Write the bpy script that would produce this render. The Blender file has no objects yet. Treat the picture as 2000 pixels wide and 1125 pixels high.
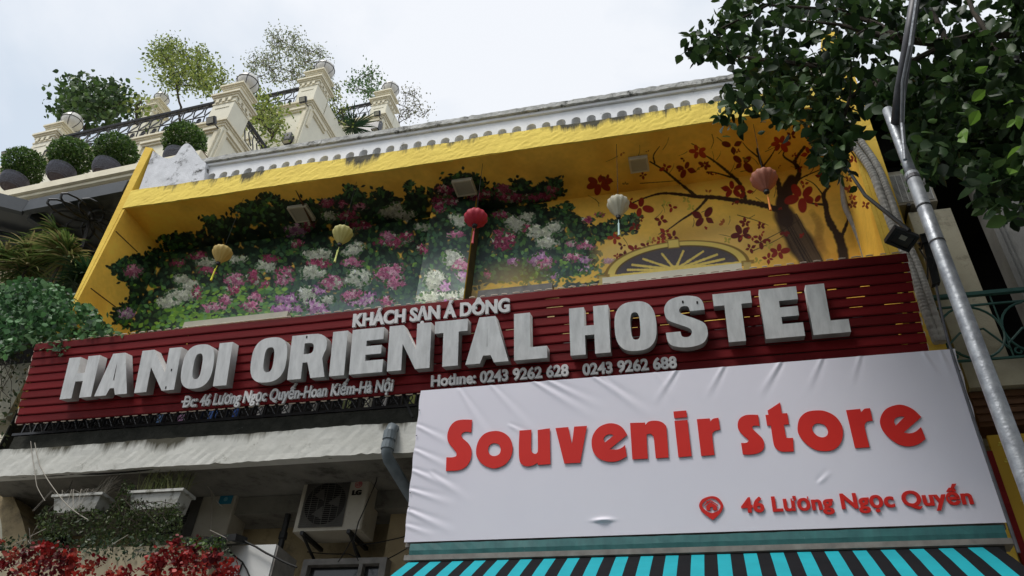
import bpy, math, random
import numpy as np
from mathutils import Vector, Matrix

random.seed(7)
RNG = np.random.default_rng(7)
S = bpy.context.scene
COL = S.collection

# ------------------------------------------------------------------ camera, sky, sun, exposure
YAW, PITCH, ROLL = [math.radians(a) for a in (-16.897, 38.666, 4.649)]
FPX = 1548.9                     # focal length in photo pixels (photo 2000 wide)
CAM = np.array([0.0, 0.0, 1.6])
FW = np.array([math.sin(YAW) * math.cos(PITCH), math.cos(YAW) * math.cos(PITCH), math.sin(PITCH)])
_r0 = np.array([math.cos(YAW), -math.sin(YAW), 0.0])
_u0 = np.cross(_r0, FW)
RT = math.cos(ROLL) * _r0 + math.sin(ROLL) * _u0
UP = -math.sin(ROLL) * _r0 + math.cos(ROLL) * _u0
cd = bpy.data.cameras.new('camera')
cam = bpy.data.objects.new('camera', cd)
COL.objects.link(cam)
cd.sensor_width = 36.0
cd.lens = 36.0 * FPX / 2000.0
cd.clip_start = 0.05
cd.clip_end = 2000
cam.matrix_world = Matrix(((RT[0], UP[0], -FW[0], CAM[0]), (RT[1], UP[1], -FW[1], CAM[1]),
                           (RT[2], UP[2], -FW[2], CAM[2]), (0, 0, 0, 1)))
S.camera = cam

SUN_EL, SUN_AZ = math.radians(58), math.radians(215)   # azimuth clockwise from +Y
world = bpy.data.worlds.new("World")
S.world = world
world.use_nodes = True
wn = world.node_tree
for n in list(wn.nodes):
    wn.nodes.remove(n)
wo = wn.nodes.new('ShaderNodeOutputWorld')
wb = wn.nodes.new('ShaderNodeBackground')
wb.inputs['Strength'].default_value = 0.1
sky = wn.nodes.new('ShaderNodeTexSky')
sky.sky_type = 'NISHITA'
sky.sun_disc = False
sky.sun_elevation = SUN_EL
sky.sun_rotation = SUN_AZ
tc = wn.nodes.new('ShaderNodeTexCoord')
mp = wn.nodes.new('ShaderNodeMapping')
mp.inputs['Scale'].default_value = (1.0, 1.0, 1.9)
n1 = wn.nodes.new('ShaderNodeTexNoise')
n1.inputs['Scale'].default_value = 2.0
n1.inputs['Detail'].default_value = 7
n1.inputs['Roughness'].default_value = 0.52
n1.inputs['Distortion'].default_value = 0.35
cr = wn.nodes.new('ShaderNodeValToRGB')
cr.color_ramp.elements[0].position = 0.36
cr.color_ramp.elements[0].color = (4.1, 4.6, 5.2, 1)
cr.color_ramp.elements[1].position = 0.58
cr.color_ramp.elements[1].color = (5.7, 5.85, 6.1, 1)
mx = wn.nodes.new('ShaderNodeMixRGB')
mx.inputs[0].default_value = 0.92
L = wn.links.new
L(tc.outputs['Generated'], mp.inputs[0])
L(mp.outputs[0], n1.inputs['Vector'])
L(n1.outputs['Fac'], cr.inputs[0])
L(sky.outputs[0], mx.inputs[1])
L(cr.outputs[0], mx.inputs[2])
L(mx.outputs[0], wb.inputs['Color'])
L(wb.outputs[0], wo.inputs[0])

sd = bpy.data.lights.new('sun', 'SUN')
sd.energy = 1.6
sd.angle = math.radians(20)
sd.color = (1.0, 0.96, 0.9)
sun = bpy.data.objects.new('sun', sd)
COL.objects.link(sun)
_sv = Vector((math.sin(SUN_AZ) * math.cos(SUN_EL), math.cos(SUN_AZ) * math.cos(SUN_EL), math.sin(SUN_EL)))
sun.rotation_euler = _sv.to_track_quat('Z', 'Y').to_euler()
sun.location = (0, -20, 40)

S.view_settings.view_transform = 'Standard'
S.view_settings.look = 'None'
S.view_settings.exposure = 0.76
S.view_settings.gamma = 1
S.view_settings.use_curve_mapping = False

# ------------------------------------------------------------------ measuring helpers (where a sight line meets a real plane)
def ray(x, y):
    d = (x - 1000) * RT - (y - 562.5) * UP + FPX * FW
    return d / np.linalg.norm(d)
def atY(x, y, Y):
    d = ray(x, y); return CAM + d * Y / d[1]
def atZ(x, y, Z):
    d = ray(x, y); return CAM + d * (Z - CAM[2]) / d[2]
def atX(x, y, X):
    d = ray(x, y); return CAM + d * X / d[0]
def atP(x, y, q, n):
    d = ray(x, y); return CAM + d * ((np.asarray(q) - CAM) @ n) / (d @ n)

# ------------------------------------------------------------------ materials
def s2l(c):
    return tuple((x / 12.92 if x <= 0.04045 else ((x + 0.055) / 1.055) ** 2.4) for x in c)
def rgb(r, g, b):
    return s2l((r / 255, g / 255, b / 255))

def mat(name, col, rough=0.7, col2=None, scale=6.0, vec_scale=(1, 1, 1), bump=0.0, bump_scale=60.0,
        metal=0.0, spots=None, spot_scale=3.0, spot_thr=0.62, spot_soft=0.08, trans=0.0, attr=False,
        spec=0.3, coat=0.0, streak=None, patches=()):
    m = bpy.data.materials.new(name)
    m.use_nodes = True
    nt = m.node_tree
    b = nt.nodes['Principled BSDF']
    out = nt.nodes['Material Output']
    b.inputs['Roughness'].default_value = rough
    b.inputs['Metallic'].default_value = metal
    b.inputs['Specular IOR Level'].default_value = spec
    b.inputs['Coat Weight'].default_value = coat
    t = nt.nodes.new('ShaderNodeTexCoord')
    mpn = nt.nodes.new('ShaderNodeMapping')
    mpn.inputs['Scale'].default_value = vec_scale
    nt.links.new(t.outputs['Object'], mpn.inputs[0])
    nz = nt.nodes.new('ShaderNodeTexNoise')
    nz.inputs['Scale'].default_value = scale
    nz.inputs['Detail'].default_value = 6
    nz.inputs['Roughness'].default_value = 0.6
    nt.links.new(mpn.outputs[0], nz.inputs['Vector'])
    rmp = nt.nodes.new('ShaderNodeValToRGB')
    rmp.color_ramp.elements[0].position = 0.3
    rmp.color_ramp.elements[1].position = 0.7
    rmp.color_ramp.elements[0].color = (*col, 1)
    c2 = col2 if col2 is not None else tuple(min(1, x * 0.8) for x in col)
    rmp.color_ramp.elements[1].color = (*c2, 1)
    nt.links.new(nz.outputs['Fac'], rmp.inputs[0])
    cur = rmp.outputs[0]
    if attr:
        a = nt.nodes.new('ShaderNodeAttribute')
        a.attribute_name = 'Col'
        mm = nt.nodes.new('ShaderNodeMixRGB')
        mm.blend_type = 'MULTIPLY'
        mm.inputs[0].default_value = 1.0
        nt.links.new(cur, mm.inputs[1])
        nt.links.new(a.outputs['Color'], mm.inputs[2])
        cur = mm.outputs[0]
    if spots is not None:
        z2 = nt.nodes.new('ShaderNodeTexNoise')
        z2.inputs['Scale'].default_value = spot_scale
        z2.inputs['Detail'].default_value = 9
        z2.inputs['Roughness'].default_value = 0.72
        nt.links.new(mpn.outputs[0], z2.inputs['Vector'])
        r2 = nt.nodes.new('ShaderNodeMapRange')
        r2.inputs['From Min'].default_value = spot_thr - spot_soft
        r2.inputs['From Max'].default_value = spot_thr + spot_soft
        nt.links.new(z2.outputs['Fac'], r2.inputs['Value'])
        m2 = nt.nodes.new('ShaderNodeMixRGB')
        nt.links.new(r2.outputs[0], m2.inputs[0])
        nt.links.new(cur, m2.inputs[1])
        m2.inputs[2].default_value = (*spots, 1)
        cur = m2.outputs[0]
    if streak is not None:
        # mould running down from an edge: (colour, axis-2 height of the edge, reach, amount, x scale)
        sc, ztop, reach, amt, xs = streak
        sp = nt.nodes.new('ShaderNodeSeparateXYZ')
        nt.links.new(t.outputs['Object'], sp.inputs[0])
        d = nt.nodes.new('ShaderNodeMapRange')
        d.inputs['From Min'].default_value = ztop - reach
        d.inputs['From Max'].default_value = ztop
        nt.links.new(sp.outputs['Z'], d.inputs['Value'])
        mp3 = nt.nodes.new('ShaderNodeMapping')
        mp3.inputs['Scale'].default_value = (xs, xs, xs * 0.13)
        nt.links.new(t.outputs['Object'], mp3.inputs[0])
        z3 = nt.nodes.new('ShaderNodeTexNoise')
        z3.inputs['Scale'].default_value = 1.0
        z3.inputs['Detail'].default_value = 8
        z3.inputs['Roughness'].default_value = 0.7
        nt.links.new(mp3.outputs[0], z3.inputs['Vector'])
        z4 = nt.nodes.new('ShaderNodeTexNoise')
        z4.inputs['Scale'].default_value = 0.55
        z4.inputs['Detail'].default_value = 4
        nt.links.new(t.outputs['Object'], z4.inputs['Vector'])
        ad = nt.nodes.new('ShaderNodeMath'); ad.operation = 'ADD'
        nt.links.new(z3.outputs['Fac'], ad.inputs[0])
        a2 = nt.nodes.new('ShaderNodeMath'); a2.operation = 'MULTIPLY_ADD'
        a2.inputs[1].default_value = 1.5; a2.inputs[2].default_value = -0.75
        nt.links.new(z4.outputs['Fac'], a2.inputs[0])
        nt.links.new(a2.outputs[0], ad.inputs[1])
        a3 = nt.nodes.new('ShaderNodeMath'); a3.operation = 'MULTIPLY_ADD'
        a3.inputs[1].default_value = 0.55
        nt.links.new(d.outputs[0], a3.inputs[0])
        nt.links.new(ad.outputs[0], a3.inputs[2])
        val = a3.outputs[0]
        for (x0, w, k) in patches:            # heavier stains where water runs over the edge
            b1 = nt.nodes.new('ShaderNodeMath'); b1.operation = 'SUBTRACT'; b1.inputs[1].default_value = x0
            nt.links.new(sp.outputs['X'], b1.inputs[0])
            b2 = nt.nodes.new('ShaderNodeMath'); b2.operation = 'ABSOLUTE'; nt.links.new(b1.outputs[0], b2.inputs[0])
            b3 = nt.nodes.new('ShaderNodeMapRange'); b3.inputs['From Min'].default_value = w; b3.inputs['From Max'].default_value = 0
            b3.inputs['To Max'].default_value = k; nt.links.new(b2.outputs[0], b3.inputs['Value'])
            b4 = nt.nodes.new('ShaderNodeMath'); b4.operation = 'ADD'
            nt.links.new(val, b4.inputs[0]); nt.links.new(b3.outputs[0], b4.inputs[1]); val = b4.outputs[0]
        mr = nt.nodes.new('ShaderNodeMapRange')
        mr.inputs['From Min'].default_value = 1.0 - amt
        mr.inputs['From Max'].default_value = 1.22 - amt
        nt.links.new(val, mr.inputs['Value'])
        m3 = nt.nodes.new('ShaderNodeMixRGB')
        nt.links.new(mr.outputs[0], m3.inputs[0])
        nt.links.new(cur, m3.inputs[1])
        m3.inputs[2].default_value = (*sc, 1)
        cur = m3.outputs[0]
    nt.links.new(cur, b.inputs['Base Color'])
    if bump > 0:
        z5 = nt.nodes.new('ShaderNodeTexNoise')
        z5.inputs['Scale'].default_value = bump_scale
        z5.inputs['Detail'].default_value = 8
        nt.links.new(mpn.outputs[0], z5.inputs['Vector'])
        bp = nt.nodes.new('ShaderNodeBump')
        bp.inputs['Strength'].default_value = bump
        bp.inputs['Distance'].default_value = 0.02
        nt.links.new(z5.outputs['Fac'], bp.inputs['Height'])
        nt.links.new(bp.outputs[0], b.inputs['Normal'])
    if trans > 0:
        tr = nt.nodes.new('ShaderNodeBsdfTranslucent')
        nt.links.new(cur, tr.inputs[0])
        ms = nt.nodes.new('ShaderNodeMixShader')
        ms.inputs[0].default_value = trans
        nt.links.new(b.outputs[0], ms.inputs[1])
        nt.links.new(tr.outputs[0], ms.inputs[2])
        nt.links.new(ms.outputs[0], out.inputs[0])
    return m

BLACK = (0.012, 0.011, 0.009)
M = {}
M['yellow_front'] = mat('yellow_front', (0.80, 0.61, 0.11), 0.8, (0.70, 0.52, 0.09), 3, bump=0.25, bump_scale=30,
                        spots=(0.45, 0.38, 0.2), spot_scale=9, spot_thr=0.69, spot_soft=0.03,
                        streak=((0.05, 0.045, 0.025), 9.675, 0.34, 0.03, 11.0),
                        patches=((-1.30, .42, .42), (-2.95, .30, .34), (-4.6, .5, .10), (1.9, .3, .15)))
M['yellow_fin'] = mat('yellow_fin', (0.78, 0.54, 0.08), 0.8, (0.66, 0.43, 0.05), 2.5, bump=0.4, bump_scale=25,
                      streak=((0.05, 0.045, 0.03), 10.66, 0.9, -0.2, 13.0))
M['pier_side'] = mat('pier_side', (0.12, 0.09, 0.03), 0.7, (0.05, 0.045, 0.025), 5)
M['white_parapet'] = mat('white_parapet', (0.78, 0.79, 0.80), 0.8, (0.66, 0.67, 0.68), 2.5, bump=0.3,
                         spots=(0.30, 0.30, 0.29), spot_scale=5, spot_thr=0.66, spot_soft=0.05)
M['coping'] = mat('coping', (0.52, 0.52, 0.50), 0.9, (0.24, 0.24, 0.22), 9, bump=0.7, bump_scale=30,
                  spots=(0.05, 0.05, 0.045), spot_scale=7, spot_thr=0.60, spot_soft=0.05)
M['scroll_end'] = mat('scroll_end', (0.68, 0.69, 0.72), 0.9, (0.48, 0.49, 0.51), 5, bump=0.5,
                      spots=(0.05, 0.05, 0.045), spot_scale=4, spot_thr=0.60, spot_soft=0.06)
M['niche'] = mat('niche', (0.30, 0.30, 0.29), 0.9, (0.2, 0.2, 0.19), 12)
M['red_slat'] = mat('red_slat', (0.20, 0.012, 0.015), 0.6, (0.125, 0.008, 0.010), 1.3, vec_scale=(0.5, 1, 6), bump=0.15, bump_scale=20,
                    attr=True, spec=0.12)
M['slat_edge'] = mat('slat_edge', (0.75, 0.62, 0.5), 0.5)
M['letter_white'] = mat('letter_white', (0.78, 0.79, 0.79), 0.4, (0.55, 0.56, 0.56), 3.5, vec_scale=(4, 4, .5), bump=0.1, bump_scale=9,
                        spots=(0.25, 0.25, 0.24), spot_scale=5, spot_thr=0.70, spot_soft=0.03)
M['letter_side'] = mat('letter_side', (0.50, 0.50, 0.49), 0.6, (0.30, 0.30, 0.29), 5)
M['small_letter'] = mat('small_letter', (0.80, 0.80, 0.80), 0.5, (0.66, 0.66, 0.66), 8)
M['dark_metal'] = mat('dark_metal', (0.012, 0.013, 0.014), 0.5, (0.03, 0.03, 0.03), 9)
M['iron'] = mat('iron', (0.012, 0.012, 0.015), 0.4, (0.02, 0.02, 0.024), 9, spec=0.5)
M['banner'] = mat('banner', (0.77, 0.75, 0.83), 0.55, (0.73, 0.71, 0.80), 1.0, bump=0.02, bump_scale=300)
M['banner_red'] = mat('banner_red', (0.66, 0.020, 0.012), 0.6, (0.58, 0.014, 0.010), 2)
M['teal'] = mat('teal', (0.035, 0.15, 0.15), 0.5, (0.025, 0.10, 0.105), 5, vec_scale=(3, 1, 1),
                spots=(0.2, 0.24, 0.23), spot_scale=8, spot_thr=0.72, spot_soft=0.05)
M['cyan'] = mat('cyan', (0.010, 0.44, 0.53), 0.7, (0.008, 0.36, 0.44), 4, trans=0.25)
M['stripe_black'] = mat('stripe_black', (0.006, 0.007, 0.009), 0.85, (0.010, 0.010, 0.012), 6, spec=0.1)
M['grey_metal'] = mat('grey_metal', (0.25, 0.24, 0.22), 0.6, (0.14, 0.13, 0.12), 8)
M['galv'] = mat('galv', (0.34, 0.36, 0.38), 0.45, (0.17, 0.18, 0.20), 16, vec_scale=(1, 1, 1.2), bump=0.2, bump_scale=30, metal=0.6,
                spots=(0.10, 0.10, 0.10), spot_scale=18, spot_thr=0.68)
M['galv_dark'] = mat('galv_dark', (0.10, 0.10, 0.11), 0.5, (0.05, 0.05, 0.055), 12, metal=0.4)
M['pvc'] = mat('pvc', (0.17, 0.20, 0.22), 0.45, (0.10, 0.12, 0.13), 7, bump=0.1)
M['hose'] = mat('hose', (0.48, 0.46, 0.42), 0.7, (0.24, 0.23, 0.21), 12, bump=0.2)
M['ledge'] = mat('ledge', (0.60, 0.60, 0.56), 0.85, (0.48, 0.48, 0.44), 3, bump=0.18, bump_scale=22,
                 spots=(0.16, 0.155, 0.12), spot_scale=5, spot_thr=0.67, spot_soft=0.06,
                 streak=((0.07, 0.065, 0.045), 5.37, 0.30, -0.03, 4.0),
                 patches=((-.1, .35, .35), (-2.6, .5, .12), (-4.6, .6, .2), (.65, .4, .2)))
M['ledge_dark'] = mat('ledge_dark', (0.035, 0.035, 0.028), 0.95, (0.012, 0.013, 0.009), 8, bump=0.6, bump_scale=20,
                      spots=(0.22, 0.21, 0.17), spot_scale=6, spot_thr=0.70, spot_soft=0.03)
M['slab_under'] = mat('slab_under', (0.22, 0.21, 0.18), 0.9, (0.12, 0.115, 0.10), 3, bump=0.5,
                      spots=(0.05, 0.05, 0.04), spot_scale=3, spot_thr=0.62)
M['beige_wall'] = mat('beige_wall', (0.46, 0.37, 0.22), 0.9, (0.30, 0.235, 0.14), 2.0, bump=0.4,
                      spots=(0.08, 0.07, 0.05), spot_scale=2.2, spot_thr=0.62, spot_soft=0.1)
M['cream'] = mat('cream', (0.72, 0.69, 0.56), 0.85, (0.62, 0.59, 0.48), 1.6, bump=0.2,
                 spots=(0.50, 0.46, 0.36), spot_scale=2.5, spot_thr=0.66)
M['cream_trim'] = mat('cream_trim', (0.72, 0.67, 0.52), 0.85, (0.60, 0.55, 0.42), 4, bump=0.2)
M['beige_trim'] = mat('beige_trim', (0.62, 0.58, 0.46), 0.8, (0.5, 0.47, 0.38), 4)
M['globe'] = mat('globe', (0.62, 0.60, 0.55), 0.25, (0.5, 0.48, 0.44), 4, spec=0.5)
M['basket'] = mat('basket', (0.24, 0.25, 0.29), 0.7, (0.15, 0.155, 0.18), 30, bump=0.6, bump_scale=90)
M['basket_rib'] = mat('basket_rib', (0.30, 0.31, 0.36), 0.7, (0.12, 0.125, 0.15), 60)
M['foliage'] = mat('foliage', (1, 1, 1), 0.5, (0.7, 0.7, 0.7), 4, attr=True, trans=0.3, spec=0.35)
M['foliage_dark'] = mat('foliage_dark', (1, 1, 1), 0.48, (0.65, 0.65, 0.65), 5, attr=True, trans=0.22, spec=0.25)
M['bark'] = mat('bark', (0.07, 0.055, 0.04), 0.9, (0.03, 0.025, 0.02), 12, bump=0.5)
M['black_panel'] = mat('black_panel', (0.03, 0.034, 0.04), 0.35, (0.06, 0.065, 0.07), 2.2, spec=0.5)
M['canopy_frame'] = mat('canopy_frame', (0.045, 0.053, 0.062), 0.45, (0.03, 0.036, 0.042), 3)
M['dark_glass'] = mat('dark_glass', (0.015, 0.018, 0.02), 0.15, (0.03, 0.034, 0.036), 2, spec=0.6)
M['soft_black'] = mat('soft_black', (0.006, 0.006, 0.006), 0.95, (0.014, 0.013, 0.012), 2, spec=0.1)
M['unit_white'] = mat('unit_white', (0.42, 0.39, 0.32), 0.5, (0.33, 0.30, 0.24), 3,
                      spots=(0.2, 0.18, 0.14), spot_scale=4, spot_thr=0.68)
M['unit_grille'] = mat('unit_grille', (0.10, 0.095, 0.08), 0.6, (0.06, 0.055, 0.05), 5)
M['planter_white'] = mat('planter_white', (0.50, 0.50, 0.47), 0.6, (0.36, 0.36, 0.33), 6,
                         spots=(0.10, 0.095, 0.06), spot_scale=9, spot_thr=0.57)
M['wire'] = mat('wire', (0.015, 0.015, 0.015), 0.7)
M['pale_wire'] = mat('pale_wire', (0.35, 0.32, 0.27), 0.7)
M['stone_cream'] = mat('stone_cream', (0.42, 0.40, 0.31), 0.9, (0.30, 0.285, 0.22), 2.2, bump=0.3,
                       spots=(0.12, 0.11, 0.08), spot_scale=3, spot_thr=0.66)
M['grey_col'] = mat('grey_col', (0.25, 0.25, 0.24), 0.85, (0.17, 0.17, 0.165), 3, bump=0.2)
M['green_iron'] = mat('green_iron', (0.03, 0.11, 0.095), 0.5, (0.02, 0.07, 0.06), 5)
M['ochre'] = mat('ochre', (0.50, 0.33, 0.03), 0.6, (0.42, 0.27, 0.025), 2)
M['ochre_mark'] = mat('ochre_mark', (0.72, 0.62, 0.10), 0.6)
M['brown_wood'] = mat('brown_wood', (0.13, 0.06, 0.03), 0.7, (0.08, 0.04, 0.02), 4, vec_scale=(1, 1, 8))
M['lamp_lens'] = mat('lamp_lens', (0.42, 0.40, 0.33), 0.35, (0.36, 0.34, 0.28), 5)
M['white_sheet'] = mat('white_sheet', (0.60, 0.61, 0.60), 0.6, (0.52, 0.53, 0.52), 3)
M['asphalt'] = mat('asphalt', (0.055, 0.055, 0.056), 0.9, (0.045, 0.045, 0.046), 5, bump=0.3)
M['pavement'] = mat('pavement', (0.28, 0.27, 0.25), 0.9, (0.15, 0.145, 0.14), 3, bump=0.3)
M['plaster_far'] = mat('plaster_far', (0.45, 0.40, 0.28), 0.9, (0.36, 0.32, 0.22), 1.2)

# ------------------------------------------------------------------ mesh building
ORG = {}
class MB:
    def __init__(s):
        s.v = []; s.f = []; s.mi = []; s.c = []; s.T = None
    def add(s, vs, fs, mi=0, col=(1, 1, 1)):
        b = len(s.v)
        for p in vs:
            p = np.asarray(p, float)
            s.v.append(s.T(p) if s.T else p)
        for f in fs:
            s.f.append(tuple(b + i for i in f)); s.mi.append(mi); s.c.append(col)
        return s
    def box(s, x0, x1, y0, y1, z0, z1, mi=0, col=(1, 1, 1)):
        vs = [(x, y, z) for z in (z0, z1) for y in (y0, y1) for x in (x0, x1)]
        return s.add(vs, [(0, 2, 3, 1), (4, 5, 7, 6), (0, 1, 5, 4), (2, 6, 7, 3), (0, 4, 6, 2), (1, 3, 7, 5)], mi, col)
    def obox(s, c, a, b, d, mi=0, col=(1, 1, 1)):
        """box with centre c and half vectors a, b, d"""
        c, a, b, d = [np.asarray(q, float) for q in (c, a, b, d)]
        vs = [c + i * a + j * b + k * d for k in (-1, 1) for j in (-1, 1) for i in (-1, 1)]
        return s.add(vs, [(0, 2, 3, 1), (4, 5, 7, 6), (0, 1, 5, 4), (2, 6, 7, 3), (0, 4, 6, 2), (1, 3, 7, 5)], mi, col)
    def prism(s, poly, e, mi=0, col=(1, 1, 1)):
        """polygon (3D points) pushed along vector e"""
        n = len(poly); poly = [np.asarray(p, float) for p in poly]; e = np.asarray(e, float)
        vs = poly + [p + e for p in poly]
        fs = [tuple(range(n)), tuple(range(2 * n - 1, n - 1, -1))]
        fs += [(i, i + n, (i + 1) % n + n, (i + 1) % n) for i in range(n)]
        return s.add(vs, fs, mi, col)
    def tube(s, pts, r, n=6, mi=0, col=(1, 1, 1), cap=True):
        pts = [np.asarray(p, float) for p in pts]
        rs = list(r) if hasattr(r, '__len__') else [r] * len(pts)
        vs = []; prev = None
        for i, p in enumerate(pts):
            t = pts[min(i + 1, len(pts) - 1)] - pts[max(i - 1, 0)]
            t = t / (np.linalg.norm(t) + 1e-9)
            if prev is None:
                a = np.cross(t, (0, 0, 1.0))
                if np.linalg.norm(a) < 0.1: a = np.cross(t, (1.0, 0, 0))
            else:
                a = prev - t * (prev @ t)
            a = a / (np.linalg.norm(a) + 1e-9); prev = a
            b = np.cross(t, a)
            for k in range(n):
                w = 2 * math.pi * k / n
                vs.append(p + rs[i] * (math.cos(w) * a + math.sin(w) * b))
        fs = [(i * n + k, i * n + (k + 1) % n, (i + 1) * n + (k + 1) % n, (i + 1) * n + k)
              for i in range(len(pts) - 1) for k in range(n)]
        if cap:
            fs += [tuple(range(n))[::-1], tuple((len(pts) - 1) * n + k for k in range(n))]
        return s.add(vs, fs, mi, col)
    def lathe(s, prof, c=(0, 0, 0), n=16, mi=0, col=(1, 1, 1), rib=0.0, ribs=1):
        c = np.asarray(c, float); vs = []
        for (r, z) in prof:
            for k in range(n):
                w = 2 * math.pi * k / n
                rr = r * (1 - rib * (0.5 - 0.5 * math.cos(ribs * w)))
                vs.append(c + (rr * math.cos(w), rr * math.sin(w), z))
        m = len(prof)
        fs = [(i * n + k, i * n + (k + 1) % n, (i + 1) * n + (k + 1) % n, (i + 1) * n + k)
              for i in range(m - 1) for k in range(n)]
        fs += [tuple(range(n))[::-1], tuple((m - 1) * n + k for k in range(n))]
        return s.add(vs, fs, mi, col)
    def build(s, name, mats, parent=None, loc=None, smooth=False, **kw):
        if not isinstance(mats, (list, tuple)): mats = [mats]
        v = np.array(s.v, float)
        if parent is not None: org = ORG[parent.name]
        elif loc is not None: org = np.asarray(loc, float)
        else:
            lo, hi = v.min(0), v.max(0)
            org = np.array([(lo[0] + hi[0]) / 2, (lo[1] + hi[1]) / 2, lo[2]])
        me = bpy.data.meshes.new(name)
        me.from_pydata((v - org).tolist(), [], s.f)
        for m in mats: me.materials.append(m)
        if len(mats) > 1: me.polygons.foreach_set('material_index', s.mi)
        if any(c != (1, 1, 1) for c in s.c) or True:
            at = me.color_attributes.new('Col', 'FLOAT_COLOR', 'CORNER')
            lt = np.array([len(f) for f in s.f]); cc = np.repeat(np.array(s.c, float), lt, axis=0)
            at.data.foreach_set('color', np.hstack([cc, np.ones((len(cc), 1))]).ravel())
        if smooth: me.shade_smooth()
        me.update()
        o = bpy.data.objects.new(name, me)
        COL.objects.link(o)
        place(o, parent, org)
        tag(o, **kw)
        return o

def place(o, parent, org):
    if parent is not None:
        o.parent = parent            # same origin as its thing
    else:
        o.location = org
    ORG[o.name] = np.asarray(org, float)

def tag(o, label=None, cat=None, group=None, kind=None):
    if label: o['label'] = label
    if cat: o['category'] = cat
    if group: o['group'] = group
    if kind: o['kind'] = kind
    return o

def thing(name, loc, label, cat, group=None):
    o = bpy.data.objects.new(name, None)
    o.empty_display_size = 0.1
    COL.objects.link(o)
    o.location = loc
    ORG[o.name] = np.asarray(loc, float)
    return tag(o, label, cat, group)

def mesh_obj(name, me, parent, org=None, **kw):
    o = bpy.data.objects.new(name, me)
    COL.objects.link(o)
    place(o, parent, ORG[parent.name] if parent is not None else org)
    return tag(o, **kw)

def copy_thing(root, loc, label=None, rz=None):
    def cp(o, par):
        c = o.copy(); COL.objects.link(c); c.parent = par
        for ch in o.children: cp(ch, c)
        return c
    kids = list(root.children)
    r = root.copy(); COL.objects.link(r); r.location = loc
    if rz is not None: r.rotation_euler[2] = rz
    if label: r['label'] = label
    for ch in kids: cp(ch, r)
    return r

# ---- leaves
def leaf_tpl(kind):
    if kind == 'ovate':
        v = [(0, 0, 0), (-.26, .22, .05), (-.34, .48, .08), (-.2, .78, .03), (0, 1.0, -.08), (.2, .78, .03), (.34, .48, .08), (.26, .22, .05), (0, .5, -.03)]
        f = [(8, 0, 1), (8, 1, 2), (8, 2, 3), (8, 3, 4), (8, 4, 5), (8, 5, 6), (8, 6, 7), (8, 7, 0)]
    elif kind == 'round':
        v = [(0, 0, 0), (-.42, .35, .06), (-.3, .8, .04), (0, 1, 0), (.3, .8, .04), (.42, .35, .06)]
        f = [(0, 1, 2, 3), (0, 3, 4, 5)]
    elif kind == 'small':
        v = [(0, 0, 0), (-.28, .5, .05), (0, 1, 0), (.28, .5, .05)]
        f = [(0, 1, 2), (0, 2, 3)]
    else:  # needle
        v = [(0, 0, 0), (-.09, .5, 0), (0, 1, 0), (.09, .5, 0)]
        f = [(0, 1, 2, 3)]
    return np.array(v, float), f

def rotmats(n, tilt_down=0.0, rng=RNG):
    d = rng.normal(size=(n, 3)); d[:, 2] -= tilt_down
    d /= np.linalg.norm(d, axis=1)[:, None]
    q = rng.normal(size=(n, 3)); q[:, 2] += 0.6
    nx = np.cross(d, q); nx /= np.linalg.norm(nx, axis=1)[:, None]
    nz = np.cross(nx, d)
    return np.stack([nx, d, nz], axis=2)   # columns x, y, z

def leaves(name, pts, size, cols, mats, parent=None, leaf='small', droop=0.3, loc=None, sizevar=0.35, **kw):
    pts = np.asarray(pts, float); n = len(pts)
    tv, tf = leaf_tpl(leaf)
    R = rotmats(n, droop)
    sz = size * (1 + sizevar * RNG.uniform(-1, 1, n))
    v = np.einsum('nij,kj->nki', R, tv) * sz[:, None, None] + pts[:, None, :]
    k = len(tv)
    if parent is not None: org = ORG[parent.name]
    else: org = np.asarray(loc if loc is not None else pts.mean(0), float)
    v = v.reshape(-1, 3) - org
    me = bpy.data.meshes.new(name)
    nf = len(tf); ls = np.array([len(f) for f in tf]); tl = np.concatenate([np.array(f) for f in tf])
    me.vertices.add(len(v)); me.vertices.foreach_set('co', v.ravel())
    loops = (tl[None, :] + (np.arange(n) * k)[:, None]).ravel()
    me.loops.add(len(loops)); me.loops.foreach_set('vertex_index', loops)
    tot = np.tile(ls, n); st = np.concatenate([[0], np.cumsum(tot)[:-1]])
    me.polygons.add(len(tot)); me.polygons.foreach_set('loop_start', st); me.polygons.foreach_set('loop_total', tot)
    me.update(calc_edges=True)
    cols = np.asarray(cols, float)
    if cols.ndim == 1: cols = np.tile(cols, (n, 1))
    at = me.color_attributes.new('Col', 'FLOAT_COLOR', 'CORNER')
    cc = np.repeat(cols, len(tl), axis=0)
    at.data.foreach_set('color', np.hstack([cc, np.ones((len(cc), 1))]).ravel())
    me.materials.append(mats)
    o = bpy.data.objects.new(name, me); COL.objects.link(o); place(o, parent, org); tag(o, **kw)
    return o

def pick(cols, n, var=0.25, w=None):
    cols = np.array(cols, float)
    i = RNG.choice(len(cols), n, p=w)
    return cols[i] * (1 + var * RNG.uniform(-1, 1, (n, 1)))

def in_poly(x, y, P):
    inside = False; n = len(P)
    for i in range(n):
        x0, y0 = P[i]; x1, y1 = P[(i + 1) % n]
        if (y0 > y) != (y1 > y) and x < (x1 - x0) * (y - y0) / (y1 - y0) + x0: inside = not inside
    return inside

def blob(c, r, n, shell=0.35):
    """points filling an ellipsoid, denser toward its surface, in uneven clumps"""
    d = RNG.normal(size=(n, 3)); d /= np.linalg.norm(d, axis=1)[:, None]
    rad = RNG.uniform(shell, 1, n) ** 0.6
    return np.asarray(c) + d * rad[:, None] * np.asarray(r)

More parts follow.
